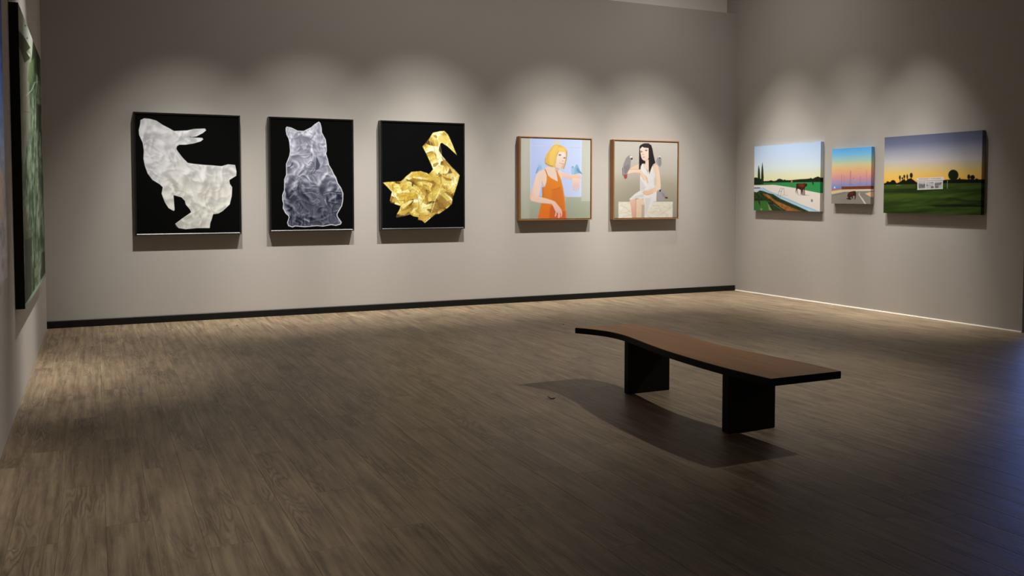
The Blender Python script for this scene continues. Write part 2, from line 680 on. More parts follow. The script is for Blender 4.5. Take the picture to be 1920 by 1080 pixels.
# ------------------------------------------------------------------ the pictures
z1, z2, z3, z4, z5 = Z(230, 190, 3.725), Z(480, 200, 3.925), Z(690, 205, 4), Z(950, 240, 5.4), Z(1130, 245, 5.5375)
z6, z7 = Z(1400, 240, 5.685), Z(1640, 225, 5.143)
p2a, p2b, p3a, p3b = Z(520, 225, 10.285), Z(520, 325, 9.815), Z(710, 230, 9.818), Z(710, 320, 9.818)
w1a, w1b, w2a, w2b = Z(1010, 265, 15.43), Z(975, 330, 13.167), Z(1160, 262, 15.43), Z(1165, 325, 12.41)
Aa, Bb, Ca = Z(1410, 330, 13.714), Z(1555, 310, 13.5), Z(1655, 310, 9.846)

DUCK = z1([(125, 130), (150, 118), (190, 122), (235, 135), (280, 165), (320, 185), (358, 207), (450, 203), (500, 193), (575, 190), (583, 203),
           (560, 222), (515, 245), (480, 250), (466, 243), (470, 252), (555, 255), (563, 265), (545, 280), (500, 293), (440, 303), (395, 303),
           (378, 315), (375, 332), (385, 350), (420, 395), (455, 430), (500, 437), (560, 443), (620, 447), (690, 453), (735, 440), (785, 445),
           (795, 490), (793, 520), (745, 550), (748, 575), (765, 600), (762, 660), (748, 720), (700, 765), (670, 783), (632, 788), (620, 830),
           (612, 850), (608, 885), (520, 885), (440, 893), (390, 885), (367, 855), (420, 815), (478, 775), (470, 755), (440, 720), (435, 695),
           (410, 670), (355, 655), (363, 760), (355, 765), (320, 745), (295, 705), (272, 645), (280, 600), (260, 580), (210, 550), (175, 505),
           (155, 450), (145, 400), (148, 345), (140, 290), (115, 235), (112, 200), (122, 160)])


def creases(x, y, box, n, seed, L, w, amp=1.0, ang=None, soft=False):
    """sum of short creases, each lit on one side and shaded on the other (light from the upper left)"""
    r = np.random.RandomState(seed)
    out = np.zeros(x.shape)
    x0, y0, x1, y1 = box
    for i in range(n):
        cx_, cy_ = x0 + (x1 - x0) * r.rand(), y0 + (y1 - y0) * r.rand()
        th = r.rand() * math.pi if ang is None else ang + (r.rand() - .5) * 1.2
        l_, w_ = L * (.5 + r.rand()), w * (.6 + .8 * r.rand())
        bend = (r.rand() - .5) * 1.2 / l_
        c, q = math.cos(th), math.sin(th)
        dx, dy = x - cx_, y - cy_
        m = (np.abs(dx) < 2.2 * l_) & (np.abs(dy) < 2.2 * l_)
        dx, dy = dx[m], dy[m]
        t, d = dx * c + dy * q, -dx * q + dy * c
        d = d - bend * t * t
        sg = 1.0 if (-q * -.6 + c * -.8) > 0 else -1.0
        k = (.4 + .6 * r.rand()) * amp * sg
        # sharp on the crease, long tail on one side
        if soft:
            prof = 1.6 * (d / w_) * np.exp(-.5 * (d / w_) ** 2)
        else:
            prof = np.where(d > 0, np.exp(-d / (w_ * 1.6)), -np.exp(d / w_))
            prof = prof * np.clip(np.abs(d) / .35, 0, 1)
        out[m] += k * prof * np.exp(-(t / l_) ** 2)
    return out


def draw_duck(a):
    a.fill((8, 8, 8))

    def paper(x, y):
        bx = (258, 215, 446, 432)
        s = .8 * creases(x, y, bx, 110, 3, 20, 4.2, soft=True) + .6 * creases(x, y, bx, 240, 4, 10, 2.0, soft=True) + .12 * creases(x, y, bx, 60, 6, 14, 3.0)
        s = s + .5 * (fbm(x, y, .05, 7, 3) - .5)
        b = 204 + 34 * np.tanh(s)
        warm = np.clip((y - 290) / 70, 0, 1) * np.clip((x - 270) / 60, 0, 1)
        return np.stack([b + 4 * warm, b + 1 + 2 * warm, b + 5 - 10 * warm], -1)
    a.poly(DUCK, (236, 236, 236), .6)
    a.poly(DUCK, paper, .9, 1, -.7)
    for pts, c in (([(440, 440), (520, 500), (560, 580)], (186, 190, 198)), ([(160, 240), (250, 250), (360, 330)], (188, 186, 190)),
                   ([(590, 560), (680, 575), (740, 565)], (186, 184, 186)), ([(470, 560), (520, 700), (560, 780)], (190, 194, 200)),
                   ([(600, 690), (700, 700), (750, 660)], (182, 184, 188)), ([(300, 610), (340, 560), (300, 500)], (192, 194, 198)),
                   ([(480, 240), (440, 250)], (160, 160, 164)), ([(380, 870), (480, 830), (600, 830)], (190, 190, 190))):
        a.line(z1(pts), 3.0, c, 2.2, .55)
    for pts in ([(500, 470), (620, 520), (740, 500)], [(200, 420), (300, 470), (420, 460)], [(560, 760), (640, 740), (720, 720)], [(180, 160), (260, 190), (330, 220)]):
        a.line(z1(pts), 2.4, (228, 226, 220), 1.8, .6)


CAT = p2a([(165, 160), (180, 132), (270, 150), (390, 210), (510, 215), (660, 140), (720, 85), (800, 35), (825, 60), (850, 150), (855, 240), (930, 380),
           (945, 500), (948, 600), (935, 650), (970, 760), (995, 870), (1050, 960)]) + \
      p2b([(1035, 10), (1080, 80), (1110, 180), (1170, 270), (1210, 370), (1205, 510), (1185, 600), (1100, 750), (1105, 795), (1180, 900), (1165, 935),
           (1080, 960), (990, 945), (840, 975), (730, 965), (510, 985), (330, 970), (280, 990), (205, 965), (185, 910), (215, 810), (205, 780),
           (150, 730), (105, 640), (115, 560), (95, 490), (95, 400), (130, 310), (132, 110), (165, 30)]) + \
      p2a([(175, 960), (172, 850), (235, 690), (250, 600), (235, 430), (220, 360), (180, 280), (168, 210)])


def draw_cat(a):
    a.fill((8, 8, 8))
    a.poly(CAT, (228, 230, 238), .5, 1, .5)

    def paper(x, y):
        t = np.clip((y - 228) / 197, 0, 1)
        base = np.interp(t, [0, .3, .5, .62, .72, 1], [172, 162, 140, 106, 80, 72])
        bx = (528, 226, 646, 430)
        amp = np.interp(t, [0, .3, .6, 1], [34, 48, 56, 50])
        s = .9 * creases(x, y, bx, 80, 13, 16, 3.6, soft=True) + .8 * creases(x, y, bx, 170, 14, 9, 1.6, soft=True) + .4 * creases(x, y, bx, 70, 15, 10, 2.0) + .6 * (fbm(x, y, .06, 17, 3) - .5)
        b = base + 4 + amp * np.tanh(s) + 26 * np.clip(s - .55, 0, 1)
        return np.stack([b - 2, b + 1, b + 17], -1)
    a.poly(CAT, paper, .6, 1, -.9)
    D, Md, Lt = (66, 68, 86), (112, 115, 134), (200, 203, 216)
    a.poly(p2a([(755, 700), (790, 780), (825, 870), (800, 940), (740, 975), (710, 1035), (700, 1020), (735, 960), (745, 820)]), D, .7, .9)
    a.poly(p2a([(190, 915), (250, 890), (310, 800), (290, 880), (240, 920), (185, 930)]), D, .6, .85)
    a.line(p2a([(300, 660), (480, 670), (620, 650), (750, 640)]), .8, Lt, .5, .8)
    a.line(p2a([(260, 700), (420, 690), (560, 680)]), 1.2, Md, .7, .8)
    a.line(p2a([(570, 400), (600, 480), (560, 580), (450, 555), (410, 590)]), 1.3, Md, .8, .75)
    a.line(p2a([(500, 320), (640, 370), (740, 440)]), 1.4, Md, .9, .75)
    a.line(p2a([(790, 460), (820, 580)]), 1.6, Md, .8, .75)
    a.poly(p2a([(470, 500), (560, 500), (580, 560), (500, 580)]), (190, 193, 206), 1.0, .8)
    a.poly(p2a([(640, 640), (680, 650), (660, 740)]), Md, .8, .9)
    a.line(p2a([(640, 380), (680, 330), (730, 250)]), 1.4, Md, 1.0, .7)
    a.line(p2a([(600, 850), (640, 800), (700, 820), (720, 930), (650, 1040)]), 1.1, D, .6, .7)
    a.poly(p2a([(760, 645), (860, 635), (850, 690), (770, 690)]), (186, 189, 204), .8, .8)
    for pts in ([(330, 970), (480, 830)], [(860, 950), (960, 900)], [(930, 880), (1000, 1060)], [(280, 930), (300, 1060)]):
        a.line(p2a(pts), .8, (176, 180, 196), .6, .7)
    a.line(p2b([(310, 440), (470, 360), (630, 340), (720, 375), (860, 320), (870, 260)]), 1.6, D, 1.0, .85)
    a.line(p2b([(480, 370), (620, 345), (720, 385)]), .8, Lt, .5, .75)
    a.line(p2b([(380, 240), (610, 250), (740, 235), (800, 250)]), 1.2, (80, 83, 102), .8, .8)
    a.line(p2b([(850, 390), (960, 355), (1180, 380)]), .8, Lt, .5, .7)
    a.line(p2b([(870, 480), (910, 580)]), .9, Lt, .4, .8)
    a.line(p2b([(1065, 380), (1065, 530)]), .8, (160, 163, 180), .5, .8)
    a.line(p2b([(280, 300), (340, 290), (380, 190)]), .9, Lt, .6, .7)
    a.line(p2b([(230, 450), (330, 350)]), 1.4, (150, 154, 172), .8, .7)
    a.poly(p2b([(300, 580), (420, 590), (440, 760), (330, 660)]), (72, 75, 90), 1.5, .7)
    a.poly(p2b([(560, 560), (760, 600), (740, 780), (600, 800)]), (66, 69, 84), 2.0, .6)
    a.poly(p2b([(900, 530), (1080, 560), (1090, 680), (920, 740)]), (70, 74, 88), 1.8, .55)
    for pts in ([(300, 640), (340, 760), (440, 820)], [(460, 660), (500, 800), (520, 960)], [(330, 860), (320, 680)], [(590, 700), (560, 830)], [(670, 660), (680, 800)],
                [(860, 810), (1040, 740)], [(820, 840), (980, 930)], [(790, 740), (790, 880)], [(230, 600), (290, 620), (280, 950)], [(500, 820), (495, 960)]):
        a.line(p2b(pts), 1.1, (146, 150, 166), 1.0, .45)
    a.line(p2b([(650, 520), (730, 470), (790, 520), (700, 555)]), .8, (170, 173, 188), .5, .7)


SWAN = p3a([(985, 205), (1000, 185), (1125, 158), (1210, 152), (1275, 215), (1330, 330), (1440, 600), (1270, 440), (1165, 370), (1135, 385), (1115, 460),
            (1118, 520), (1160, 600), (1330, 800), (1440, 905), (1495, 975)]) + \
       p3b([(1490, 95), (1450, 250), (1410, 370), (1360, 520), (1350, 610), (1280, 680), (1120, 790), (1050, 800), (920, 905), (850, 965), (800, 915),
            (725, 905), (730, 855), (640, 840), (580, 805), (500, 830), (325, 865), (320, 830), (390, 700), (400, 650), (220, 590), (205, 545),
            (245, 390), (150, 290), (75, 220), (170, 205), (410, 195)]) + \
       p3a([(480, 1010), (605, 905), (770, 890), (930, 940), (1000, 860), (975, 790), (915, 660), (870, 560), (805, 440), (930, 290)])


def gold(t):
    t = np.clip(t, 0, 1)
    xs = [0, .18, .4, .62, .82, 1]
    cs = np.array([(92, 66, 20), (150, 112, 34), (194, 158, 54), (216, 186, 80), (234, 214, 122), (248, 240, 182)])
    return np.stack([np.interp(t, xs, cs[:, k]) for k in range(3)], -1)


def draw_swan(a):
    a.fill((8, 9, 11))

    def foil(x, y):
        bx = (715, 243, 864, 420)
        s1, e1 = facets(x, y, 70, 23, bx, .035)
        s = .8 * creases(x, y, bx, 110, 31, 12, 3.0) + .8 * creases(x, y, bx, 300, 32, 6, 1.2)
        t = .52 + .30 * (s1 - .5) + .30 * np.tanh(s)
        return gold(t)
    a.poly(SWAN, foil, .6)
    H, Lg, Mg, Dg, Br = (240, 226, 140), (222, 198, 96), (204, 166, 52), (150, 108, 28), (118, 84, 28)
    P = lambda z, pts, c, soft=.7, op=.88: a.poly(z(pts), c, soft, op)
    # head and neck
    P(p3a, [(1080, 270), (1160, 210), (1240, 250), (1250, 420), (1165, 365), (1110, 340)], Lg)
    P(p3a, [(1245, 250), (1290, 280), (1430, 580), (1280, 440)], (226, 200, 92))
    P(p3a, [(985, 205), (1125, 160), (1205, 158), (1160, 200), (1000, 220)], H)
    P(p3a, [(1000, 235), (1060, 225), (1080, 270), (1040, 280)], Dg)
    P(p3a, [(1180, 180), (1230, 190), (1240, 235), (1190, 225)], Dg, .7, .6)
    for q in range(5):
        x = 905 + q * 42
        a.line(p3a([(x + 30, 300 - 10 * q), (x + 60, 430), (x + 130 - 10 * q, 620)]), .9, Dg if q % 2 else H, .6, .7)
    P(p3a, [(1000, 760), (1080, 730), (1110, 750), (1050, 810), (1005, 815)], (170, 126, 30))
    P(p3a, [(1000, 860), (1120, 770), (1200, 790), (1170, 960), (1080, 900), (985, 890)], H)
    P(p3a, [(1150, 610), (1320, 800), (1300, 830), (1190, 740)], (168, 130, 52))
    P(p3a, [(1310, 840), (1360, 930), (1260, 940)], Br)
    P(p3a, [(1340, 830), (1480, 970), (1400, 990), (1350, 900)], Lg)
    P(p3a, [(1280, 940), (1380, 940), (1400, 985), (1250, 985)], (214, 196, 130))
    # back and tail
    P(p3b, [(605, 25), (770, 10), (930, 70), (1010, 110), (1060, 200), (900, 140), (700, 110), (560, 120)], Mg)
    P(p3b, [(620, 140), (880, 170), (1050, 210), (1060, 240), (880, 200), (600, 200), (480, 200)], Dg, .9, .8)
    P(p3b, [(430, 195), (600, 30), (620, 60), (520, 160)], (224, 208, 130))
    P(p3b, [(85, 220), (180, 210), (250, 220), (240, 380)], Lg)
    P(p3b, [(180, 215), (250, 215), (245, 385), (190, 300)], Mg, .6, .8)
    P(p3b, [(355, 400), (560, 335), (570, 410)], H)
    P(p3b, [(330, 410), (600, 415), (760, 440), (640, 520), (470, 560), (390, 540)], (200, 164, 46))
    P(p3b, [(385, 250), (520, 300), (480, 340), (390, 350)], Mg)
    P(p3b, [(280, 280), (370, 250), (380, 330), (300, 370)], Lg)
    P(p3b, [(720, 260), (860, 310), (870, 450), (810, 440), (750, 330)], (178, 138, 38))
    P(p3b, [(640, 250), (720, 290), (660, 350), (620, 340)], Lg)
    P(p3b, [(250, 520), (300, 480), (370, 590), (240, 580)], Mg)
    P(p3b, [(420, 650), (560, 550), (650, 540), (470, 690), (430, 700)], H)
    P(p3b, [(370, 820), (470, 720), (570, 670), (600, 700), (480, 820)], (206, 170, 56))
    P(p3b, [(450, 740), (560, 640), (640, 640), (560, 700)], Dg, .7, .8)
    P(p3b, [(590, 790), (640, 690), (720, 680), (640, 760)], H)
    # breast
    P(p3b, [(920, 420), (1110, 330), (1040, 560), (920, 570), (900, 500)], (214, 182, 74))
    P(p3b, [(760, 770), (880, 640), (1000, 580), (870, 700), (850, 770)], H)
    P(p3b, [(880, 710), (970, 700), (980, 640), (1010, 590), (960, 780)], Br, .6, .85)
    P(p3b, [(1040, 570), (1110, 420), (1340, 610), (1200, 700), (980, 790), (970, 770)], (146, 104, 34), 1.0, .75)
    P(p3b, [(1110, 410), (1150, 350), (1350, 560), (1340, 610)], (206, 180, 76))
    P(p3b, [(1180, 350), (1350, 460), (1350, 500), (1270, 450)], (150, 110, 34))
    P(p3b, [(1180, 110), (1350, 150), (1340, 190), (1240, 180)], Dg)
    P(p3b, [(1180, 190), (1360, 200), (1400, 230), (1180, 240)], Lg)
    P(p3b, [(1060, 560), (1180, 600), (1210, 680), (1110, 720)], (120, 80, 24), 1.6, .5)
    P(p3b, [(760, 790), (930, 820), (940, 870), (850, 950), (740, 890)], (208, 160, 52))
    a.line(p3b([(1160, 250), (1100, 400), (1030, 580), (970, 770)]), .8, H, .4, .9)
    a.line(p3b([(1170, 0), (1175, 240)]), .7, H, .4, .8)
    for pts in ([(1050, 60), (1130, 110), (1150, 230)], [(560, 335), (580, 380), (620, 340), (740, 420)], [(360, 550), (490, 560)], [(260, 270), (265, 420), (380, 600)],
                [(700, 480), (740, 560), (740, 700)], [(780, 460), (830, 540), (780, 620)], [(880, 340), (870, 560)], [(900, 600), (1010, 570)], [(860, 830), (930, 815)]):
        a.line(p3b(pts), .7, (96, 68, 20), .45, .7)
    i = a.near(SWAN, 1)
    d = a.sd(SWAN, i)
    cr_ = creases(a.x[i], a.y[i], (715, 243, 864, 420), 330, 37, 6, 1.3)
    k = 1 + .20 * np.tanh(cr_)
    k = np.where(d > .3, k, 1.0)[:, None]
    a.c[i] = np.clip(a.c[i] * k + (d > .3)[:, None] * (np.array((4, 8, 12)) + np.clip(cr_ - .35, 0, 1)[:, None] * np.array((26, 34, 40))), 0, 250)


def skin(c0, c1, y0, y1):
    return lambda x, y: np.array(c0) + (np.array(c1) - np.array(c0)) * np.clip((y - y0) / (y1 - y0), 0, 1)[:, None]


def draw_blonde(a):
    a.vgrad([(0, (196, 196, 184)), (.6, (184, 186, 172)), (.85, (166, 172, 152)), (1, (160, 166, 144))])
    a.poly(z4([(130, 90), (235, 90), (235, 920), (130, 920)]), lambda x, y: np.stack([np.interp(x, [974, 985, 994], [178, 190, 182])] * 3, -1) * np.array([1, 1, .93]), 2.0, .5)
    B1 = (186, 203, 246)
    a.poly(z4([(238, 98), (765, 108), (760, 695), (240, 690)]), lambda x, y: np.stack([np.interp(x, [994, 1092], [182, 196]), np.interp(x, [994, 1092], [198, 212]), np.full(x.shape, 246.)], -1), .7)
    a.poly(z4([(765, 108), (850, 110), (846, 740), (755, 740)]), (200, 202, 192), .8, .7)
    a.poly(z4([(474, 98), (542, 100), (545, 190), (470, 188)]), (206, 206, 204), .7)
    a.line(z4([(240, 182), (765, 196)]), 1.5, (216, 212, 228), .6, .8)
    a.line(z4([(240, 187), (765, 201)]), .6, (176, 182, 214), .4, .8)
    a.line(z4([(243, 100), (243, 690)]), 1.2, (212, 218, 240), .5, .7)
    a.line(z4([(590, 695), (745, 697), (752, 110)]), 1.0, (220, 224, 240), .5, .8)
    a.poly(z4([(240, 690), (600, 690), (600, 740), (240, 740)]), (182, 186, 172), .8)
    S, Sh, Pk = (238, 210, 192), (222, 178, 164), (232, 190, 176)
    # left bird on the shoulder
    a.poly(z4([(340, 352), (354, 362), (357, 415), (330, 432), (302, 462), (294, 458), (312, 405), (328, 362)]), (150, 190, 228), .7)
    a.line(z4([(318, 405), (298, 455)]), 1.4, (104, 140, 186), .6, .8)
    a.ell(*z4([(343, 368)])[0], 2.2, 2.6, (176, 208, 222), .7)
    # arm on the right with its hand
    a.poly(z4([(520, 425), (580, 452), (660, 475), (700, 462), (745, 475), (752, 505), (735, 528), (680, 524), (610, 508), (556, 492), (540, 515), (525, 470)]), skin(S, Pk, 322, 337), .7)
    a.line(z4([(560, 496), (620, 512), (680, 524)]), .9, Sh, .6, .8)
    a.poly(z4([(668, 505), (738, 510), (742, 560), (740, 600), (728, 632), (722, 628), (722, 590), (714, 600), (712, 640), (698, 646), (696, 600), (690, 600), (688, 636), (674, 632), (664, 570)]), skin(S, (220, 188, 186), 334, 358), .6)
    for q in ((690, 560, 690, 600), (706, 560, 706, 604), (722, 555, 722, 596)):
        a.line(z4([(q[0], q[1]), (q[2], q[3])]), .5, (206, 168, 170), .4, .8)
    # birds on the wrist
    a.poly(z4([(653, 392), (672, 387), (688, 402), (690, 455), (684, 472), (656, 470)]), (156, 196, 230), .6)
    a.poly(z4([(688, 402), (702, 372), (716, 369), (732, 405), (745, 435), (768, 467), (730, 458), (700, 466), (684, 470)]), (136, 182, 214), .6)
    a.poly(z4([(712, 400), (735, 425), (766, 465), (724, 452), (706, 430)]), (106, 152, 186), .7)
    a.ell(*z4([(668, 395)])[0], .8, .8, (80, 100, 120), .4)
    # neck and chest
    a.poly(z4([(395, 398), (490, 385), (500, 415), (530, 415), (556, 440), (562, 500), (530, 560), (400, 520), (385, 420)]), S, .6)
    a.poly(z4([(490, 395), (535, 412), (520, 440), (500, 450), (490, 425)]), (200, 172, 172), .9, .7)
    # upper arm on the left
    a.poly(z4([(392, 412), (330, 440), (303, 465), (285, 525), (250, 635), (232, 690), (236, 722), (262, 742), (330, 758), (420, 768), (420, 715), (322, 697), (340, 630), (358, 545), (385, 600), (408, 520), (402, 470)]),
           lambda x, y: np.array((240, 212, 194)) + (np.array((230, 184, 168)) - np.array((240, 212, 194))) * np.clip((1003 - x) / 10, 0, 1)[:, None], .7)
    a.line(z4([(358, 540), (366, 570), (385, 602)]), .9, (204, 164, 150), .6, .8)
    # dress
    DR = z4([(385, 415), (397, 428), (412, 475), (450, 508), (515, 542), (521, 536), (503, 432), (512, 440), (548, 515), (566, 590), (582, 690), (606, 917), (316, 917), (334, 830), (354, 750), (362, 680), (362, 600), (386, 597), (404, 545), (406, 480)])
    a.poly(DR, lambda x, y: np.stack([np.interp(y, [320, 370, 412], [232, 226, 234]), np.interp(y, [320, 370, 412], [140, 128, 112]), np.interp(y, [320, 370, 412], [44, 26, 20])], -1), .6)
    a.poly(z4([(460, 630), (545, 600), (562, 640), (590, 915), (445, 917), (452, 780)]), (214, 116, 36), 1.2, .7)
    a.poly(z4([(440, 800), (470, 780), (500, 860), (600, 840), (605, 917), (432, 917)]), (206, 88, 30), 1.4, .75)
    a.line(z4([(450, 628), (500, 618), (545, 602)]), 1.2, (196, 104, 30), .7, .8)
    a.line(z4([(364, 605), (366, 690)]), 1.6, (186, 88, 30), .9, .8)
    a.line(z4([(388, 418), (400, 440), (415, 478)]), 1.0, (168, 92, 40), .5, .8)
    a.line(z4([(506, 436), (524, 540)]), 1.0, (170, 116, 50), .5, .8)
    a.line(z4([(570, 600), (586, 700), (602, 915)]), 1.0, (238, 160, 84), .5, .7)
    # forearm over the dress and its hand
    a.poly(z4([(250, 690), (322, 695), (400, 712), (470, 735), (492, 747), (532, 795), (556, 828), (564, 868), (556, 902), (547, 898), (549, 868), (541, 862), (541, 900), (528, 914), (517, 905), (520, 866), (508, 852), (506, 880), (494, 900), (486, 893), (496, 850), (470, 792), (456, 770), (330, 758), (250, 737)]),
           skin((238, 206, 188), (230, 186, 176), 372, 404), .6)
    a.line(z4([(258, 742), (330, 758), (450, 770)]), 1.0, (210, 160, 140), .7, .7)
    for q in ((508, 846, 505, 875), (522, 850, 518, 898), (538, 842, 541, 880)):
        a.line(z4([(q[0], q[1]), (q[2], q[3])]), .5, (196, 140, 126), .4, .8)
    # face, then hair
    a.poly(w1a([(560, 280), (690, 290), (780, 280), (790, 380), (772, 520), (742, 650), (712, 765), (675, 792), (600, 778), (520, 745), (480, 700), (480, 560), (495, 470), (535, 370)]), skin((240, 222, 214), (236, 206, 184), 290, 312), .5)
    a.poly(w1a([(700, 640), (745, 620), (715, 765), (675, 792), (640, 785)]), (206, 172, 156), 1.0, .7)
    HAIR = w1a([(390, 150), (450, 108), (520, 95), (600, 105), (700, 145), (780, 200), (825, 270), (830, 370), (805, 520), (762, 690), (722, 805), (700, 795), (738, 650), (772, 500), (782, 390), (770, 295), (690, 305), (590, 295), (560, 360), (510, 480), (495, 640), (482, 765), (400, 740), (300, 716), (215, 665), (180, 590), (185, 500), (230, 380), (320, 250)])
    a.poly(HAIR, (228, 184, 88), .5)
    a.poly(w1a([(440, 140), (560, 110), (540, 240), (470, 420), (430, 700), (330, 680), (300, 520), (330, 330)]), (238, 204, 104), 1.4, .8)
    a.poly(w1a([(580, 200), (690, 170), (770, 215), (770, 280), (690, 295), (590, 285)]), (240, 206, 100), .9, .8)
    a.line(w1a([(600, 170), (530, 320), (490, 480), (470, 700)]), .7, (250, 226, 140), .5, .8)
    a.line(w1a([(560, 290), (515, 420), (490, 640)]), .6, (186, 138, 62), .5, .8)
    a.line(w1a([(200, 640), (300, 700), (400, 728)]), 1.8, (164, 132, 80), .9, .75)
    a.line(w1a([(190, 500), (185, 600), (215, 655)]), .9, (150, 130, 100), .6, .6)
    a.line(w1a([(815, 300), (805, 500), (760, 690), (725, 790)]), 1.0, (150, 136, 98), .6, .8)
    dk = (92, 84, 92)
    a.ell(*w1a([(612, 398)])[0], 2.1, 1.1, dk, .5, .9)
    a.ell(*w1a([(748, 482)])[0], 1.8, 1.0, dk, .5, .9)
    a.line(w1a([(575, 385), (620, 372), (655, 395)]), .5, (110, 90, 90), .35, .8)
    a.line(w1a([(715, 470), (750, 462), (780, 478)]), .5, (110, 90, 90), .35, .8)
    a.line(w1a([(690, 430), (700, 520), (690, 565)]), .5, (222, 190, 178), .5, .8)
    a.ell(*w1a([(700, 572)])[0], 1.8, .7, (206, 152, 142), .5, .9)
    a.line(w1a([(595, 625), (650, 632), (705, 655)]), .8, (196, 140, 120), .45, .9)
    a.line(w1a([(610, 655), (660, 668)]), .6, (222, 172, 152), .5, .7)


def parrot_face(a, x, y, r):
    a.ell(x, y, r, r * .85, (220, 218, 214), .5)


def draw_parrots(a):
    a.vgrad([(0, (200, 195, 187)), (.4, (190, 184, 172)), (.55, (172, 165, 146)), (.75, (160, 154, 136)), (1, (148, 145, 130))])
    # marble block
    def marble(x, y):
        f = fbm(x, y * 1.7 + x * .5, .09, 131, 4)
        g = np.exp(-((f - .5) / .035) ** 2)
        c = np.array((226, 219, 203)) - g[:, None] * np.array((26, 32, 46)) * .45
        return c + (fbm(x, y, .2, 137, 2)[:, None] - .5) * 16
    a.poly(z5([(164, 741), (728, 739), (726, 910), (163, 910)]), marble, .6)
    a.line(z5([(164, 741), (728, 739)]), .7, (236, 234, 224), .4, .8)
    for pts in ([(470, 850), (540, 842), (600, 830)], [(190, 780), (240, 800), (280, 840)], [(560, 880), (640, 850), (710, 800)], [(170, 860), (250, 850), (290, 880)]):
        a.line(z5(pts), .8, (200, 180, 150), .7, .6)
    S, Sh = (236, 208, 184), (214, 172, 150)
    # parrot behind the shoulder
    a.poly(z5([(552, 320), (566, 285), (582, 266), (602, 262), (610, 295), (611, 345), (598, 378), (575, 362)]), (158, 153, 155), .8)
    a.poly(z5([(578, 300), (606, 296), (608, 350), (592, 372), (580, 350)]), (138, 134, 138), 1.0, .7)
    parrot_face(a, *z5([(592, 272)])[0], 2.4)
    a.ell(*z5([(593, 283)])[0], 1.0, 1.6, (48, 44, 46), .4)
    # legs
    a.poly(z5([(278, 712), (335, 700), (347, 720), (347, 910), (306, 910), (294, 800)]), skin((228, 190, 170), (214, 158, 140), 372, 409), .6)
    a.poly(z5([(343, 716), (395, 698), (428, 720), (434, 780), (430, 910), (345, 910)]), skin((232, 204, 178), (222, 196, 160), 372, 409), .6)
    a.line(z5([(344, 715), (345, 905)]), .9, (180, 130, 112), .6, .8)
    a.poly(z5([(405, 770), (438, 770), (440, 906), (402, 906)]), (176, 164, 148), 1.0, .8)
    # arm reaching to the parrot
    a.poly(z5([(388, 340), (330, 365), (285, 392), (260, 430), (268, 448), (330, 432), (388, 405)]), (230, 198, 172), .6)
    # dress
    DR = z5([(404, 348), (394, 400), (388, 500), (388, 622), (330, 660), (276, 712), (292, 716), (350, 702), (420, 706), (436, 762), (434, 900), (444, 903), (500, 790), (526, 736), (557, 735), (562, 600), (548, 480), (536, 400), (520, 365), (500, 400), (468, 440), (440, 380), (420, 346)])
    a.poly(DR, lambda x, y: np.stack([232 - 10 * fbm(x, y, .15, 151, 2)] * 3, -1) + np.array((0, -2, -3)), .6)
    a.poly(z5([(392, 500), (420, 545), (450, 590), (430, 615), (392, 615)]), (206, 198, 200), 1.4, .7)
    a.poly(z5([(536, 480), (552, 500), (560, 560), (545, 580), (532, 560)]), (198, 190, 182), 1.0, .7)
    a.poly(z5([(340, 680), (430, 655), (420, 690), (300, 705)]), (204, 200, 196), 1.2, .7)
    a.poly(z5([(440, 700), (500, 700), (460, 860), (440, 890)]), (212, 206, 204), 1.0, .8)
    a.line(z5([(392, 620), (440, 622), (540, 600)]), .9, (196, 190, 186), .7, .7)
    # chest and neck
    a.poly(w2a([(765, 600), (870, 570), (880, 830), (850, 880), (800, 850), (735, 800), (700, 760), (740, 730), (780, 690)]), (232, 208, 192), .5)
    a.line(w2a([(700, 700), (690, 800), (720, 900)]), .8, (240, 238, 234), .4, .9)
    # other arm down to the lap
    a.poly(z5([(540, 345), (572, 362), (590, 430), (600, 520), (604, 588), (582, 622), (525, 645), (470, 668), (436, 662), (412, 640), (428, 624), (480, 622), (535, 590), (558, 570), (552, 480), (534, 420), (522, 385)]), lambda x, y: np.array((238, 210, 182)) - np.array((8, 18, 24)) * np.clip((1233 - x) / 12, 0, 1)[:, None], .6)
    a.line(z5([(415, 642), (440, 664), (470, 669), (520, 648)]), .8, (192, 150, 132), .6, .8)
    # forearm and hand across the chest
    a.poly(z5([(268, 415), (330, 402), (390, 402), (412, 430), (440, 460), (468, 490), (475, 545), (462, 552), (448, 516), (430, 512), (402, 476), (386, 440), (330, 436), (262, 448)]), (236, 206, 180), .6)
    a.line(z5([(285, 402), (335, 400), (388, 402)]), .9, (206, 164, 142), .5, .8)
    a.line(z5([(265, 449), (330, 437), (386, 441), (430, 514)]), .7, (200, 160, 140), .5, .8)
    for q in ((445, 470, 462, 500), (452, 492, 470, 545)):
        a.line(z5([(q[0], q[1]), (q[2], q[3])]), .6, (188, 140, 128), .4, .8)
    # hair and face
    HAIR = w2a([(600, 200), (640, 150), (740, 105), (860, 105), (940, 160), (975, 260), (1010, 450), (1060, 670), (1000, 710), (950, 800), (890, 988), (872, 850), (868, 570), (770, 610), (770, 690), (685, 690), (640, 760), (625, 862), (588, 852), (592, 500)])
    a.poly(HAIR, (44, 39, 38), .5)
    a.poly(w2a([(700, 120), (850, 120), (900, 200), (860, 230), (740, 215)]), (66, 58, 56), 1.0, .6)
    a.line(w2a([(905, 300), (915, 600), (900, 900)]), .8, (74, 56, 50), .6, .6)
    a.poly(w2a([(618, 268), (680, 200), (740, 228), (866, 240), (868, 520), (840, 585), (790, 618), (740, 606), (690, 580), (650, 500), (630, 380)]), skin((240, 220, 210), (234, 206, 186), 276, 301), .45)
    dk = (84, 66, 66)
    a.ell(*w2a([(656, 346)])[0], 1.7, .9, dk, .45, .9)
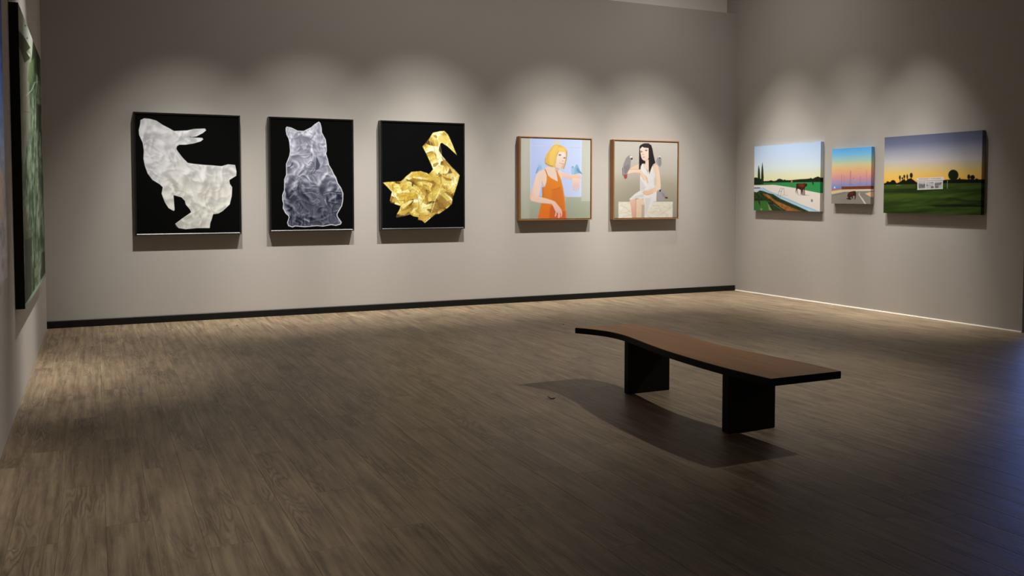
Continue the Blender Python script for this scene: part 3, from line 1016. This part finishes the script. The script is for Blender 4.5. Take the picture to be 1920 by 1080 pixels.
    a.ell(*w2a([(797, 312)])[0], 2.1, 1.0, dk, .45, .9)
    a.line(w2a([(630, 315), (670, 318)]), .5, (128, 100, 96), .35, .7)
    a.line(w2a([(755, 278), (800, 272), (840, 285)]), .5, (128, 100, 96), .35, .7)
    a.line(w2a([(700, 330), (695, 400)]), .5, (220, 186, 172), .5, .8)
    a.ell(*w2a([(705, 425)])[0], 1.6, .7, (196, 148, 138), .5, .9)
    a.ell(*w2a([(725, 505)])[0], 2.0, .9, (190, 136, 128), .5, .9)
    a.line(w2a([(660, 540), (740, 606), (800, 612), (850, 575)]), .6, (206, 168, 148), .5, .7)
    # parrot on the arm
    a.poly(z5([(262, 264), (285, 254), (306, 262), (313, 285), (300, 300), (293, 310), (290, 345), (286, 385), (265, 420), (245, 455), (226, 472), (209, 468), (205, 400), (218, 345), (240, 290)]), (146, 142, 142), .7)
    a.poly(z5([(225, 370), (275, 350), (280, 390), (250, 440), (225, 450), (215, 410)]), (124, 120, 124), 1.2, .7)
    a.line(z5([(208, 390), (210, 460)]), 1.0, (60, 50, 52), .5, .8)
    a.line(z5([(218, 395), (216, 450)]), .7, (206, 202, 200), .5, .8)
    parrot_face(a, *z5([(294, 272)])[0], 2.6)
    a.poly(z5([(296, 282), (312, 286), (306, 303), (296, 298)]), (44, 42, 40), .4)
    a.poly(z5([(218, 462), (256, 450), (252, 492), (235, 502), (222, 490)]), (172, 70, 76), .6)
    # parrot on the block
    a.poly(z5([(567, 640), (578, 606), (600, 600), (625, 615), (642, 645), (656, 684), (678, 694), (668, 706), (640, 702), (622, 738), (590, 738), (570, 692)]), (160, 156, 160), .7)
    a.poly(z5([(610, 640), (640, 650), (655, 690), (625, 690)]), (138, 136, 140), .8, .8)
    parrot_face(a, *z5([(590, 608)])[0], 2.6)
    a.poly(z5([(590, 612), (606, 610), (600, 636), (590, 632)]), (46, 42, 46), .4)
    a.poly(z5([(648, 686), (668, 688), (680, 697), (668, 707), (648, 702)]), (92, 54, 46), .5)


def draw_pool(a):
    a.vgrad([(0, (190, 216, 250)), (.18, (202, 223, 250)), (.34, (218, 233, 238)), (.48, (232, 232, 192)), (.62, (234, 222, 160))])
    DG = (30, 42, 26)
    a.poly(Aa([(40, 45), (120, 40), (160, 60), (230, 75), (260, 60), (300, 132), (430, 128), (490, 110), (560, 132), (630, 115), (660, 85), (710, 70), (780, 90), (800, 112), (830, 90), (880, 108), (1000, 108), (1120, 95), (1250, 82), (1400, 76), (1480, 66), (1510, 50), (1560, 72), (1620, 40), (1700, 12), (1760, 42), (1790, 20), (1900, 45), (1900, 160), (40, 210)]), lambda x, y: np.array(DG) * (.7 + .6 * fbm(x, y, .5, 171, 3))[:, None], .6)
    a.poly(Aa([(40, 205), (280, 195), (300, 172), (900, 162), (1500, 157), (1900, 150), (1900, 470), (1380, 370), (1100, 310), (820, 265), (620, 235), (540, 228), (300, 235), (40, 238)]),
           lambda x, y: np.array((62, 112, 68)) + (np.array((46, 146, 80)) - np.array((62, 112, 68))) * np.clip((x - 1425) / 50, 0, 1)[:, None], .5)
    for pts in ([(128, 398), (138, 440), (144, 530), (142, 595), (116, 595), (119, 500), (122, 440)], [(168, 368), (176, 440), (181, 530), (177, 600), (151, 600), (155, 500), (160, 420)]):
        a.poly(z6(pts), (38, 52, 32), .5)
    a.poly(z6([(60, 535), (100, 528), (150, 550), (150, 605), (60, 605)]), (30, 44, 28), .6)
    a.poly(Aa([(40, 238), (300, 235), (540, 228), (620, 235), (820, 265), (1100, 310), (1380, 370), (1900, 470), (1900, 960), (40, 960)]), (230, 221, 211), .5)
    a.poly(Aa([(40, 296), (200, 292), (290, 300), (390, 360), (740, 500), (1300, 740), (1650, 870), (1760, 915), (1760, 960), (40, 960)]), (172, 208, 232), .5)
    a.poly(Aa([(40, 296), (200, 292), (215, 320), (40, 325)]), (92, 98, 152), .5)
    a.line(Aa([(290, 312), (390, 380), (740, 525), (1300, 765), (1640, 890)]), .9, (126, 160, 190), .5, .8)
    a.poly(Aa([(40, 325), (210, 325), (200, 370), (190, 420), (40, 430)]), (204, 208, 222), .6)
    RFL = Aa([(40, 400), (120, 420), (200, 372), (300, 390), (400, 430), (550, 470), (720, 580), (900, 660), (1160, 770), (1450, 905), (1480, 960), (40, 960)])
    a.poly(RFL, lambda x, y: np.array((46, 62, 32)) * (.45 + 1.1 * fbm(x, y, .35, 181, 3, 1.6))[:, None], .6)
    a.poly(Aa([(270, 450), (400, 470), (470, 520), (560, 600), (720, 680), (880, 740), (1100, 820), (1300, 905), (1320, 960), (980, 960), (760, 820), (600, 700), (480, 600), (330, 510)]), lambda x, y: np.array((152, 98, 48)) * (.75 + .5 * fbm(x, y, .3, 191, 3))[:, None], .8)
    a.ell(*Aa([(440, 540)])[0], 3.2, 2.6, (176, 106, 44), 1.0, .8)
    a.poly(Aa([(600, 600), (860, 680), (1150, 800), (1380, 905), (1200, 880), (900, 760)]), (40, 58, 34), .9, .8)
    a.poly(Aa([(60, 640), (380, 640), (470, 830), (510, 960), (40, 960)]), (62, 122, 52), .9, .85)
    a.poly(Aa([(395, 670), (420, 720), (520, 890), (440, 880)]), (150, 166, 96), .7, .8)
    a.line(Aa([(60, 600), (300, 600)]), 1.6, (26, 38, 22), .8, .8)
    a.poly(Aa([(160, 640), (205, 650), (210, 760), (180, 720)]), (26, 34, 24), .6, .8)
    a.line(Aa([(560, 730), (680, 820), (790, 900)]), 1.4, (78, 112, 92), .6, .8)
    a.line(Aa([(430, 720), (560, 780), (680, 900)]), 2.0, (66, 66, 56), .8, .8)
    a.ell(*Aa([(240, 860)])[0], 2.0, 2.2, (150, 160, 100), .7, .8)
    # steps, animals, ball
    for pts in ([(662, 530), (690, 420), (730, 320), (752, 305), (775, 330)], [(722, 565), (735, 480), (770, 370), (805, 310), (826, 335), (826, 480)], [(700, 400), (760, 395)]):
        a.line(Aa(pts), .65, (128, 122, 130), .35, .9)
    a.line(Aa([(770, 488), (910, 498)]), .8, (186, 176, 170), .6, .8)
    a.poly(Aa([(1190, 490), (1350, 478), (1500, 498), (1350, 504)]), (172, 162, 158), .6)
    a.poly(Aa([(1138, 202), (1180, 190), (1290, 196), (1340, 188), (1400, 192), (1420, 205), (1415, 262), (1375, 278), (1352, 330), (1362, 488), (1342, 492), (1334, 352), (1316, 345), (1322, 488), (1300, 492), (1290, 380), (1278, 475), (1258, 475), (1255, 362), (1200, 330), (1162, 332), (1176, 440), (1195, 492), (1168, 445), (1150, 342), (1136, 400), (1142, 455), (1124, 400), (1134, 300)]), (70, 32, 24), .45)
    a.poly(Aa([(1180, 205), (1330, 205), (1350, 260), (1300, 300), (1200, 260)]), (134, 50, 30), 1.0, .8)
    a.poly(Aa([(1290, 350), (1325, 350), (1325, 480), (1300, 488)]), (120, 108, 118), .6, .6)
    a.poly(Aa([(1000, 112), (1045, 118), (1040, 180), (1028, 290), (1016, 296), (1004, 200)]), (120, 104, 66), .5)
    a.ell(*Aa([(1022, 140)])[0], 1.4, 2.0, (168, 124, 108), .6)
    a.poly(Aa([(1535, 150), (1572, 150), (1592, 200), (1580, 238), (1560, 220)]), (44, 62, 34), .5)
    a.ell(*Aa([(1540, 632)])[0], 1.9, 2.6, (150, 144, 140), .5)
    a.line(Aa([(1525, 600), (1530, 665)]), .6, (92, 90, 90), .4, .8)
    a.line(Aa([(1555, 605), (1555, 660)]), .5, (92, 90, 90), .4, .8)


def draw_harbour(a):
    a.vgrad([(0, (84, 170, 240)), (.1, (112, 188, 238)), (.2, (160, 204, 204)), (.28, (206, 206, 164)), (.36, (230, 190, 132)), (.46, (230, 166, 140)),
             (.54, (214, 150, 158)), (.62, (166, 148, 186)), (.70, (112, 140, 198)), (.74, (92, 128, 200))])
    a.poly(Bb([(40, 605), (310, 590), (310, 650), (40, 665)]), (192, 108, 84), .6)
    a.poly(Bb([(308, 538), (520, 535), (1200, 513), (1200, 605), (310, 612)]), (122, 62, 38), .5)
    a.poly(Bb([(40, 655), (310, 612), (600, 606), (1200, 600), (1200, 642), (640, 662), (380, 672), (40, 740)]), lambda x, y: np.array((206, 192, 150)) + np.clip((x - 1580) / 50, 0, 1)[:, None] * np.array((14, 14, 40)), .5)
    a.poly(Bb([(40, 735), (380, 676), (640, 662), (1200, 642), (1200, 1040), (40, 1040)]), (136, 130, 122), .5)
    a.line(Bb([(70, 770), (250, 720), (390, 700)]), 1.2, (112, 104, 92), .8, .7)
    a.poly(Bb([(900, 715), (1060, 668), (1200, 660), (1200, 880), (1050, 800)]), (228, 184, 146), .5)
    a.poly(Bb([(748, 690), (772, 690), (764, 740), (860, 860), (940, 985), (895, 985), (740, 745)]), (206, 200, 190), .5)
    a.poly(Bb([(132, 525), (160, 580), (112, 580)]), (226, 236, 244), .5)
    for pts, c in (([(310, 230), (310, 600)], (112, 96, 140)), ([(370, 250), (372, 540)], (150, 118, 160)), ([(535, 140), (512, 515)], (120, 92, 126)), ([(541, 140), (556, 510)], (120, 92, 126)),
                   ([(775, 290), (768, 500)], (142, 118, 156)), ([(790, 290), (796, 500)], (142, 118, 156)), ([(942, 135), (950, 520)], (138, 104, 126)), ([(1020, 250), (1022, 515)], (158, 126, 156)),
                   ([(690, 95), (760, 80), (820, 80)], (206, 158, 124)), ([(150, 110), (250, 120), (320, 170)], (206, 166, 126)), ([(505, 470), (565, 470)], (112, 110, 160))):
        a.line(Bb(pts), .6, c, .5, .6)
    a.ell(*Bb([(615, 325)])[0], .6, 1.0, (140, 90, 110), .4, .8)
    a.poly(Bb([(430, 835), (500, 815), (560, 850), (545, 872), (440, 856)]), (52, 50, 46), .6, .9)
    a.poly(Bb([(452, 780), (478, 700), (540, 668), (620, 650), (665, 655), (678, 715), (672, 800), (652, 862), (636, 858), (650, 780), (596, 768), (592, 842), (572, 845), (560, 795), (532, 805), (545, 862), (505, 872), (470, 850), (480, 812)]), (62, 34, 28), .5)
    a.poly(Bb([(500, 690), (600, 675), (620, 720), (540, 760), (490, 750)]), (104, 46, 34), .9, .7)


def draw_kiosk(a):
    a.vgrad([(0, (92, 98, 124)), (.1, (104, 110, 138)), (.2, (146, 148, 166)), (.33, (184, 180, 182)), (.42, (206, 186, 138)), (.5, (226, 186, 92)), (.58, (236, 178, 66)), (.66, (222, 140, 52))])
    K = (20, 24, 16)
    a.poly(Ca([(0, 345), (90, 312), (150, 302), (165, 280), (200, 274), (230, 300), (260, 332), (330, 302), (360, 270), (400, 256), (430, 288), (470, 252), (520, 240), (570, 272), (620, 312), (1130, 270), (1210, 265), (1400, 255), (1420, 225), (1440, 255), (1560, 262), (1600, 255), (1700, 262), (1730, 240), (1780, 262), (1900, 255), (1900, 360), (0, 380)]), K, .7)
    for x, y, rx, ry in ((318, 225, 16, 35), (400, 205, 17, 28), (455, 208, 14, 38), (528, 185, 27, 44), (365, 240, 14, 18), (1590, 212, 26, 42), (1660, 222, 42, 42), (1305, 180, 94, 98), (95, 320, 24, 24), (195, 310, 40, 36), (1290, 120, 40, 34)):
        (cx_, cy_), = Ca([(x, y)])
        a.ell(cx_, cy_, rx / 9.846, ry / 9.846, K if x < 1200 or x > 1400 else (26, 34, 20), .7)
    for x, y0, y1 in ((318, 240, 330), (400, 220, 300), (455, 230, 300), (528, 210, 280), (1305, 200, 300)):
        a.line(Ca([(x, y0), (x + 6, y1)]), 1.0, K, .5)

    def field(x, y):
        t = np.clip((y - 343) / 60, 0, 1)
        b = fbm(x * .35, y * 3.2 + x * .25, .05, 201, 3)
        c = np.array((56, 78, 28)) * (.5 + .9 * b)[:, None]
        return c * (1 - .12 * t[:, None])
    a.poly(Ca([(0, 362), (640, 345), (1200, 330), (1900, 322), (1900, 960), (0, 960)]), field, .6)
    a.poly(Ca([(0, 365), (600, 350), (620, 430), (0, 440)]), (70, 86, 28), 1.4, .6)
    a.poly(Ca([(1240, 345), (1900, 330), (1900, 372), (1300, 380)]), (62, 70, 26), 1.2, .6)
    a.poly(Ca([(0, 445), (600, 430), (900, 470), (600, 515), (0, 510)]), (30, 40, 18), 1.6, .7)
    a.poly(Ca([(0, 530), (400, 518), (760, 560), (400, 620), (0, 640)]), (70, 86, 26), 2.4, .6)
    a.poly(Ca([(850, 740), (1300, 715), (1900, 735), (1900, 765), (1000, 768)]), (18, 22, 10), 1.2, .8)
    a.poly(Ca([(1200, 590), (1600, 650), (1900, 640), (1900, 690), (1400, 650)]), (28, 34, 16), 1.4, .7)
    # white roadside building
    a.poly(Ca([(640, 285), (1112, 275), (1106, 432), (644, 450)]), lambda x, y: np.stack([176 + 30 * (fbm(x, y, .6, 211, 2) - .5)] * 3, -1), .5)
    for pts in ([(665, 340), (785, 345), (785, 415), (665, 425)], [(885, 320), (935, 318), (935, 325), (885, 328)], [(890, 385), (945, 385), (945, 420), (890, 425)], [(960, 330), (1060, 322), (1085, 312), (1090, 340), (1050, 365), (960, 370)], [(965, 375), (1035, 375), (1030, 420), (970, 425)]):
        a.poly(Ca(pts), lambda x, y: np.stack([100 + 110 * (fbm(x, y, .9, 223, 2) - .5)] * 3, -1) + np.array((4, 0, 0)), .5, .85)
    a.ell(*Ca([(820, 372)])[0], 1.1, 1.3, (84, 82, 80), .5, .8)
    for pts in ([(646, 300), (648, 448)], [(795, 310), (795, 440)], [(952, 305), (950, 405)], [(1106, 290), (1103, 430)], [(645, 447), (1105, 430)], [(640, 300), (1108, 290)]):
        a.line(Ca(pts), 1.1, (226, 226, 224), .4, .95)
    a.poly(Ca([(618, 236), (1130, 210), (1136, 275), (624, 290)]), (214, 206, 200), .5)
    a.line(Ca([(624, 291), (1134, 277)]), .8, (120, 116, 112), .4, .8)
    rr = random.Random(3)
    x = 668
    while x < 1075:
        if 842 < x < 892:
            x = 896
        wd = rr.choice((12, 15, 18))
        yy = 254 - (x - 668) * .026
        a.poly(Ca([(x, yy - 9), (x + wd, yy - 9.6), (x + wd, yy + 8), (x, yy + 8.6)]), (140, 130, 124), .4, .75)
        x += wd + rr.choice((5, 7, 9))
    a.line(Ca([(868, 236), (868, 256)]), .7, (150, 130, 130), .4, .8)
    a.line(Ca([(1196, 282), (1193, 425)]), .8, (180, 186, 176), .4, .9)
    a.line(Ca([(250, 370), (330, 368)]), .6, (160, 176, 150), .4, .7)


g1, g2, g3, g4 = Z(0, 0, 6.745), Z(0, 150, 6.745), Z(0, 300, 6.745), Z(0, 440, 6)


def draw_green(a):
    def strokes(x, y):
        f = fbm(x * 3.0, y * .22, .16, 301, 4)
        g = fbm(x * 2.0, y * .5, .2, 311, 3)
        c0, c1 = np.array((58, 78, 54)), np.array((150, 166, 142))
        t = np.clip(1.9 * (f - .5) + .9 * (g - .5) + .42, 0, 1)
        return c0 + (c1 - c0) * t[:, None]
    a.c[:] = strokes(a.x, a.y)
    a.poly([(30, -10), (47, -10), (62, 72), (60, 108), (55, 160), (50, 225), (42, 225), (30, 0)], (150, 154, 138), 2.0, .9)
    a.poly([(30, -5), (45, -5), (62, 74), (60, 108), (48, 72), (33, 52)], (184, 192, 176), 1.5, .9)
    a.poly(g1([(225, 380), (300, 460), (385, 605), (340, 645), (382, 740), (310, 795), (262, 640), (225, 560)]), (72, 72, 52), .7)
    a.poly(g1([(330, 650), (380, 690), (375, 720)]), (200, 206, 190), .5)
    a.line(g1([(408, 490), (402, 640), (380, 780), (350, 1010)]), .8, (166, 196, 172), .5, .8)
    a.poly(g1([(420, 500), (500, 740), (500, 1000), (440, 900), (400, 760), (410, 640)]), (48, 60, 40), .9, .9)
    a.poly(g1([(370, 800), (440, 720), (430, 900), (380, 1080), (350, 1010)]), (92, 112, 70), 1.0, .8)
    for q in ((322, 325), (345, 482)):
        (cx_, cy_), = g1([q])
        a.ell(cx_, cy_, 1.6, 1.3, (84, 88, 78), .6)
    a.poly(g2([(250, 0), (330, 30), (370, 200), (390, 560), (330, 900), (270, 1000)]), (140, 142, 124), 1.6, .8)
    a.line(g2([(330, 200), (400, 130), (440, 30), (490, 20)]), 1.3, (190, 206, 186), .7, .8)
    a.line(g2([(310, 400), (380, 410)]), .8, (70, 70, 60), .5, .8)
    a.poly(g2([(470, 300), (520, 320), (520, 660), (490, 660)]), (44, 58, 40), .8, .8)
    a.poly(g3([(285, 0), (330, 100), (300, 500), (385, 860), (300, 900)]), (112, 108, 92), 1.6, .7)
    a.poly(g3([(300, 905), (390, 870), (410, 980), (330, 1080), (300, 1080)]), (96, 104, 78), .8, .85)
    a.poly(g4([(275, 60), (362, 25), (352, 700), (285, 800)]), (66, 68, 58), .8, .9)
    a.line(g4([(352, 240), (365, 640)]), .9, (116, 132, 104), .5, .8)
    a.poly(g4([(470, 200), (525, 180), (520, 440), (470, 490)]), (60, 62, 54), .9, .8)
    a.poly(g4([(388, 380), (432, 350), (432, 450), (388, 490)]), (140, 150, 116), .6, .7)
    a.ell(*g3([(562, 625)])[0], 1.3, 3.0, (150, 70, 50), .8, .8)
    # pale green lower edge
    a.c[a.v > .985] = (150, 176, 156)
    a.c[a.u > .985] = (126, 148, 126)


def draw_blue(a):
    a.vgrad([(0, (62, 62, 118)), (.25, (66, 78, 148)), (.42, (88, 110, 172)), (.55, (120, 136, 168)), (.7, (160, 156, 158)), (1, (176, 170, 172))])
    n = fbm(a.x * 1.5, a.y * .4, .12, 401, 3)
    a.c *= (.8 + .4 * n)[:, None]
    a.poly([(-20, 250), (6, 330), (8, 420), (-20, 380)], (196, 172, 152), 2.0, .8)
    a.poly([(9, 180), (14, 180), (15, 400), (10, 380)], (84, 100, 172), 1.5, .8)
    for q in range(8):
        a.line([(1 + q % 3 * 3, 330 + q * 22), (4 + q % 3 * 3, 346 + q * 22)], .8, (140, 120, 112), .5, .8)


def framed(x0, x1, z0, z1, prof, mat, inset, face, draw, label, cat, group, nu, nv, gain, gap=0.0):
    root = empty('framed_painting', ((x0 + x1) / 2, YB, z0))
    tag(root, label, cat, group)
    rails(root, x0, x1, z0, z1, YB, prof, mat)
    i = inset + gap
    me = canvas_mesh('painted_canvas', (x0 + i, YB - face, z1 - i), (x1 - x0 - 2 * i, 0, 0), (0, 0, -(z1 - z0 - 2 * i)), nu, nv, draw, face - .02, (0, -1, 0), gain)
    place(link('painted_canvas', me), root)
    bk = box_mesh('backing_board', (x0 + inset, YB - .018, z0 + inset), (x1 - inset, YB - .004, z1 - inset))
    place(link('backing_board', bk, M['black']), root)
    return root


BLK = [(0, .003), (0, .10), (.0105, .10), (.0205, .0945), (.0205, .003)]
framed(.405, 1.557, 1.004, 2.389, BLK, M['frame'], .0205, .086, draw_duck, 'black framed painting of a white crumpled paper duck', 'painting', 'black framed paper and foil animal paintings', 330, 380, .90)
framed(1.885, 2.908, 1.022, 2.391, BLK, M['frame'], .0205, .086, draw_cat, 'black framed painting of a grey crumpled paper cat seen sitting', 'painting', 'black framed paper and foil animal paintings', 280, 370, .90)
framed(3.252, 4.386, 1.023, 2.396, BLK, M['frame'], .0205, .086, draw_swan, 'black framed painting of a gold foil swan', 'painting', 'black framed paper and foil animal paintings', 290, 360, .88)
WD = [(0, .003), (0, .098), (.002, .10), (.012, .10), (.014, .098), (.014, .003)]
framed(5.182, 6.302, 1.119, 2.253, WD, M['oak'], .014, .090, draw_blonde, 'wood framed painting of a blond figure in an orange dress with blue birds', 'painting', 'wood framed portrait paintings', 270, 300, .77, .008)
framed(6.652, 7.770, 1.115, 2.249, WD, M['oak'], .014, .090, draw_parrots, 'wood framed painting of a dark-haired figure in white with grey parrots', 'painting', 'wood framed portrait paintings', 250, 290, .77, .008)


def bare_right(y_far, y_near, z0, z1, dep, draw, label, nu, nv, gain):
    root = empty('canvas_painting', (XR, (y_far + y_near) / 2, z0))
    tag(root, label, 'painting', 'unframed landscape canvases on the right wall')
    me = canvas_mesh('painted_canvas', (XR - dep, y_far, z1), (0, y_near - y_far, 0), (0, 0, z0 - z1), nu, nv, draw, dep - .004, (-1, 0, 0), gain)
    place(link('painted_canvas', me), root)
    bars(root, 'X', XR - dep + .002, XR - .003, y_near, y_far, z0, z1)
    return root


def bars(root, ax, xa, xb, ya, yb, z0, z1, wd=.045):
    e = .0025
    for a_, b_ in (((xa, ya + e, z0 + e), (xb, ya + wd, z1 - e)), ((xa, yb - wd, z0 + e), (xb, yb - e, z1 - e)),
                   ((xa, ya + wd, z0 + e), (xb, yb - wd, z0 + wd)), ((xa, ya + wd, z1 - wd), (xb, yb - wd, z1 - e))):
        place(link('stretcher_bar', box_mesh('stretcher_bar', a_, b_), M['stretch']), root)


bare_right(10.462, 9.131, 1.239, 2.180, .055, draw_pool, 'unframed painting of a brown cow beside a swimming pool', 250, 250, .82)
bare_right(8.927, 8.266, 1.350, 2.067, .055, draw_harbour, 'small unframed painting of a cow on a road under a rainbow sunset sky', 160, 220, 1.0)
bare_right(8.062, 6.722, 1.241, 2.172, .055, draw_kiosk, 'unframed painting of a white roadside building on a dark green field at dusk', 320, 280, 1.0)

# left wall: two canvases
XG = -0.440
root = empty('canvas_painting', (XL, 8.2, .684))
tag(root, 'tall green canvas with thick black edges on the left wall', 'painting', 'large canvases on the left wall')
me = canvas_mesh('painted_canvas', (XG, 6.853, 2.742), (0, 9.63 - 6.853, 0), (0, 0, .684 - 2.742), 90, 420, draw_green, 0, None, .95)
place(link('painted_canvas', me), root)
for nm, a_, b_ in (('canvas_edge', (XL + .002, 6.853, .684), (XG - .0006, 6.895, 2.742)), ('canvas_edge', (XL + .002, 9.588, .684), (XG - .0006, 9.63, 2.742)),
                   ('canvas_edge', (XL + .002, 6.895, .684), (XG - .0006, 9.588, .726)), ('canvas_edge', (XL + .002, 6.895, 2.700), (XG - .0006, 9.588, 2.742))):
    place(link(nm, box_mesh(nm, a_, b_), M['darkedge']), root)
root = empty('canvas_painting', (XL, 5.1, .989))
tag(root, 'blue and white canvas at the left edge of the picture', 'painting', 'large canvases on the left wall')
me = canvas_mesh('painted_canvas', (XL + .04, 4.40, 2.75), (0, 5.83 - 4.40, 0), (0, 0, .989 - 2.75), 80, 260, draw_blue, .037, (1, 0, 0), .95)
place(link('painted_canvas', me), root)
bars(root, 'X', XL + .003, XL + .038, 4.40, 5.83, .989, 2.75)


# ------------------------------------------------------------------ bench
def cr_spline(pts, n):
    """Catmull-Rom through (y, x) samples, evaluated at n evenly spaced y"""
    p = sorted(pts)
    ys = np.array([q[0] for q in p])
    xs = np.array([q[1] for q in p])
    yy = np.linspace(ys[0], ys[-1], n)
    out = []
    for y in yy:
        i = min(max(np.searchsorted(ys, y) - 1, 0), len(ys) - 2)
        y0, y1 = ys[i], ys[i + 1]
        t = (y - y0) / (y1 - y0)
        m0 = (xs[i + 1] - xs[i - 1]) / (ys[i + 1] - ys[i - 1]) if i > 0 else (xs[i + 1] - xs[i]) / (y1 - y0)
        m1 = (xs[i + 2] - xs[i]) / (ys[i + 2] - ys[i]) if i + 2 < len(ys) else (xs[i + 1] - xs[i]) / (y1 - y0)
        h = y1 - y0
        out.append((2 * t ** 3 - 3 * t ** 2 + 1) * xs[i] + (t ** 3 - 2 * t ** 2 + t) * h * m0 + (-2 * t ** 3 + 3 * t ** 2) * xs[i + 1] + (t ** 3 - t ** 2) * h * m1)
    return yy, np.array(out)


SEAT_Z, SEAT_T = .43, .044
SK = (CAMH - SEAT_Z) / (CAMH - .40)     # outline below was read at a height of 0.40 m
front = [(6.20, 3.454), (6.08, 3.527), (5.93, 3.586), (5.77, 3.601), (5.64, 3.592), (5.48, 3.568), (5.26, 3.530), (5.06, 3.502), (4.93, 3.490), (4.65, 3.474), (4.36, 3.470), (4.15, 3.482), (3.98, 3.499)]
back = [(6.20, 3.975), (6.08, 4.040), (5.85, 4.074), (5.54, 4.037), (5.20, 3.988), (4.90, 3.978), (4.63, 4.006), (4.31, 4.040), (3.98, 4.042)]
n = 72
front = [(p_ * SK, q_ * SK) for p_, q_ in front]
back = [(p_ * SK, q_ * SK) for p_, q_ in back]
yy, xf = cr_spline(front, n)
_, xb_ = cr_spline(back, n)
# cross-section, slightly eased edges: fraction across, inset, height
sec = [(0, .004, 0), (0, 0, .006), (0, 0, SEAT_T - .006), (0, .003, SEAT_T - .0015), (0, .007, SEAT_T), (.33, 0, SEAT_T), (.67, 0, SEAT_T), (1, -.007, SEAT_T), (1, -.003, SEAT_T - .0015), (1, 0, SEAT_T - .006), (1, 0, .006), (1, -.004, 0)]
V, F, MI = [], [], []
k = len(sec)
broot = empty('bench', (3.77, 5.09, 0))
for j in range(n):
    for fr, ins, z in sec:
        V.append((xf[j] + (xb_[j] - xf[j]) * fr + ins, yy[j], SEAT_Z - SEAT_T + z))
for j in range(n - 1):
    for i in range(k):
        i2 = (i + 1) % k
        F.append((j * k + i, j * k + i2, (j + 1) * k + i2, (j + 1) * k + i))
        MI.append(0 if 4 <= i <= 6 else 1)  # all but the seat top goes near black, shade put into the colour
F += [tuple(range(k))[::-1], tuple((n - 1) * k + i for i in range(k))]
MI += [1, 1]
me = mesh('seat', V, F)
import bmesh
bm = bmesh.new()
bm.from_mesh(me)
bmesh.ops.recalc_face_normals(bm, faces=bm.faces)
bm.to_mesh(me)
bm.free()
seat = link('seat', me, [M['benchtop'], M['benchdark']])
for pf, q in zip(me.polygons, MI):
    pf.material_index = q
place(seat, broot)
tag(broot, 'long wooden bench with a wavy brown seat and two black slab legs', 'bench')


def slab_leg(x0, x1, y0, y1, z1):
    c = .006
    ring = [(x0 + c, y0), (x1 - c, y0), (x1, y0 + c), (x1, y1 - c), (x1 - c, y1), (x0 + c, y1), (x0, y1 - c), (x0, y0 + c)]
    lev = [(0.0, .003), (.004, 0), (z1, 0)]
    V = []
    mx, my = (x0 + x1) / 2, (y0 + y1) / 2
    for z, ins in lev:
        for x, y in ring:
            V.append((x - math.copysign(ins, x - mx), y - math.copysign(ins, y - my), z))
    F = [tuple(range(8))[::-1], tuple(range(16, 24))]
    for l in range(2):
        F += [(l * 8 + i, l * 8 + (i + 1) % 8, (l + 1) * 8 + (i + 1) % 8, (l + 1) * 8 + i) for i in range(8)]
    place(link('leg', mesh('leg', V, F), M['benchdark']), broot)


slab_leg(3.510, 3.875, 5.500, 5.560, SEAT_Z - SEAT_T)
slab_leg(3.475, 3.840, 4.315, 4.385, SEAT_Z - SEAT_T)


# ------------------------------------------------------------------ scraps on the floor
def scrap(name, px, py, pts, label, rz=0.0, cat='scrap'):
    """a small curled dry leaf: pts = outline (x, y, z) in metres about its middle"""
    c = on_floor(px, py)
    nn = len(pts)
    V = [(0, 0, .004)] + [tuple(q) for q in pts] + [(0, 0, .0028)] + [(q[0], q[1], max(0.0, q[2] - .0012)) for q in pts]
    F = []
    for i in range(nn):
        j = (i + 1) % nn
        F += [(0, 1 + i, 1 + j), (nn + 1, nn + 2 + j, nn + 2 + i), (1 + i, nn + 2 + i, nn + 2 + j, 1 + j)]
    o = link(name, mesh(name, V, F), M['leaf'])
    o.location = (c[0], c[1], 0.0003)
    o.rotation_euler = (0, 0, rz)
    tag(o, label, cat, 'dark scraps on the floor')
    return o


curl = [(-.030, .004, .022), (-.022, -.006, .012), (-.010, -.012, .004), (.004, -.014, .002), (.018, -.012, .004), (.030, -.006, .010),
        (.026, .006, .008), (.012, .012, .004), (-.002, .010, .003), (-.014, .010, .008), (-.026, .012, .018)]
scrap('dry_leaf', 1034, 748, curl, 'curled dry leaf at the edge of the bench shadow', -.4, 'leaf')
dot = [(-.010, 0, .008), (-.005, -.008, .003), (.005, -.008, .002), (.010, 0, .009), (.004, .007, .007), (-.005, .007, .010)]
scrap('floor_scrap', 1056.5, 609, dot, 'tiny dark scrap just beyond the far end of the bench', .3)
scrap('floor_scrap', 444.5, 611, dot, 'tiny dark scrap in front of the black baseboard', 1.1)
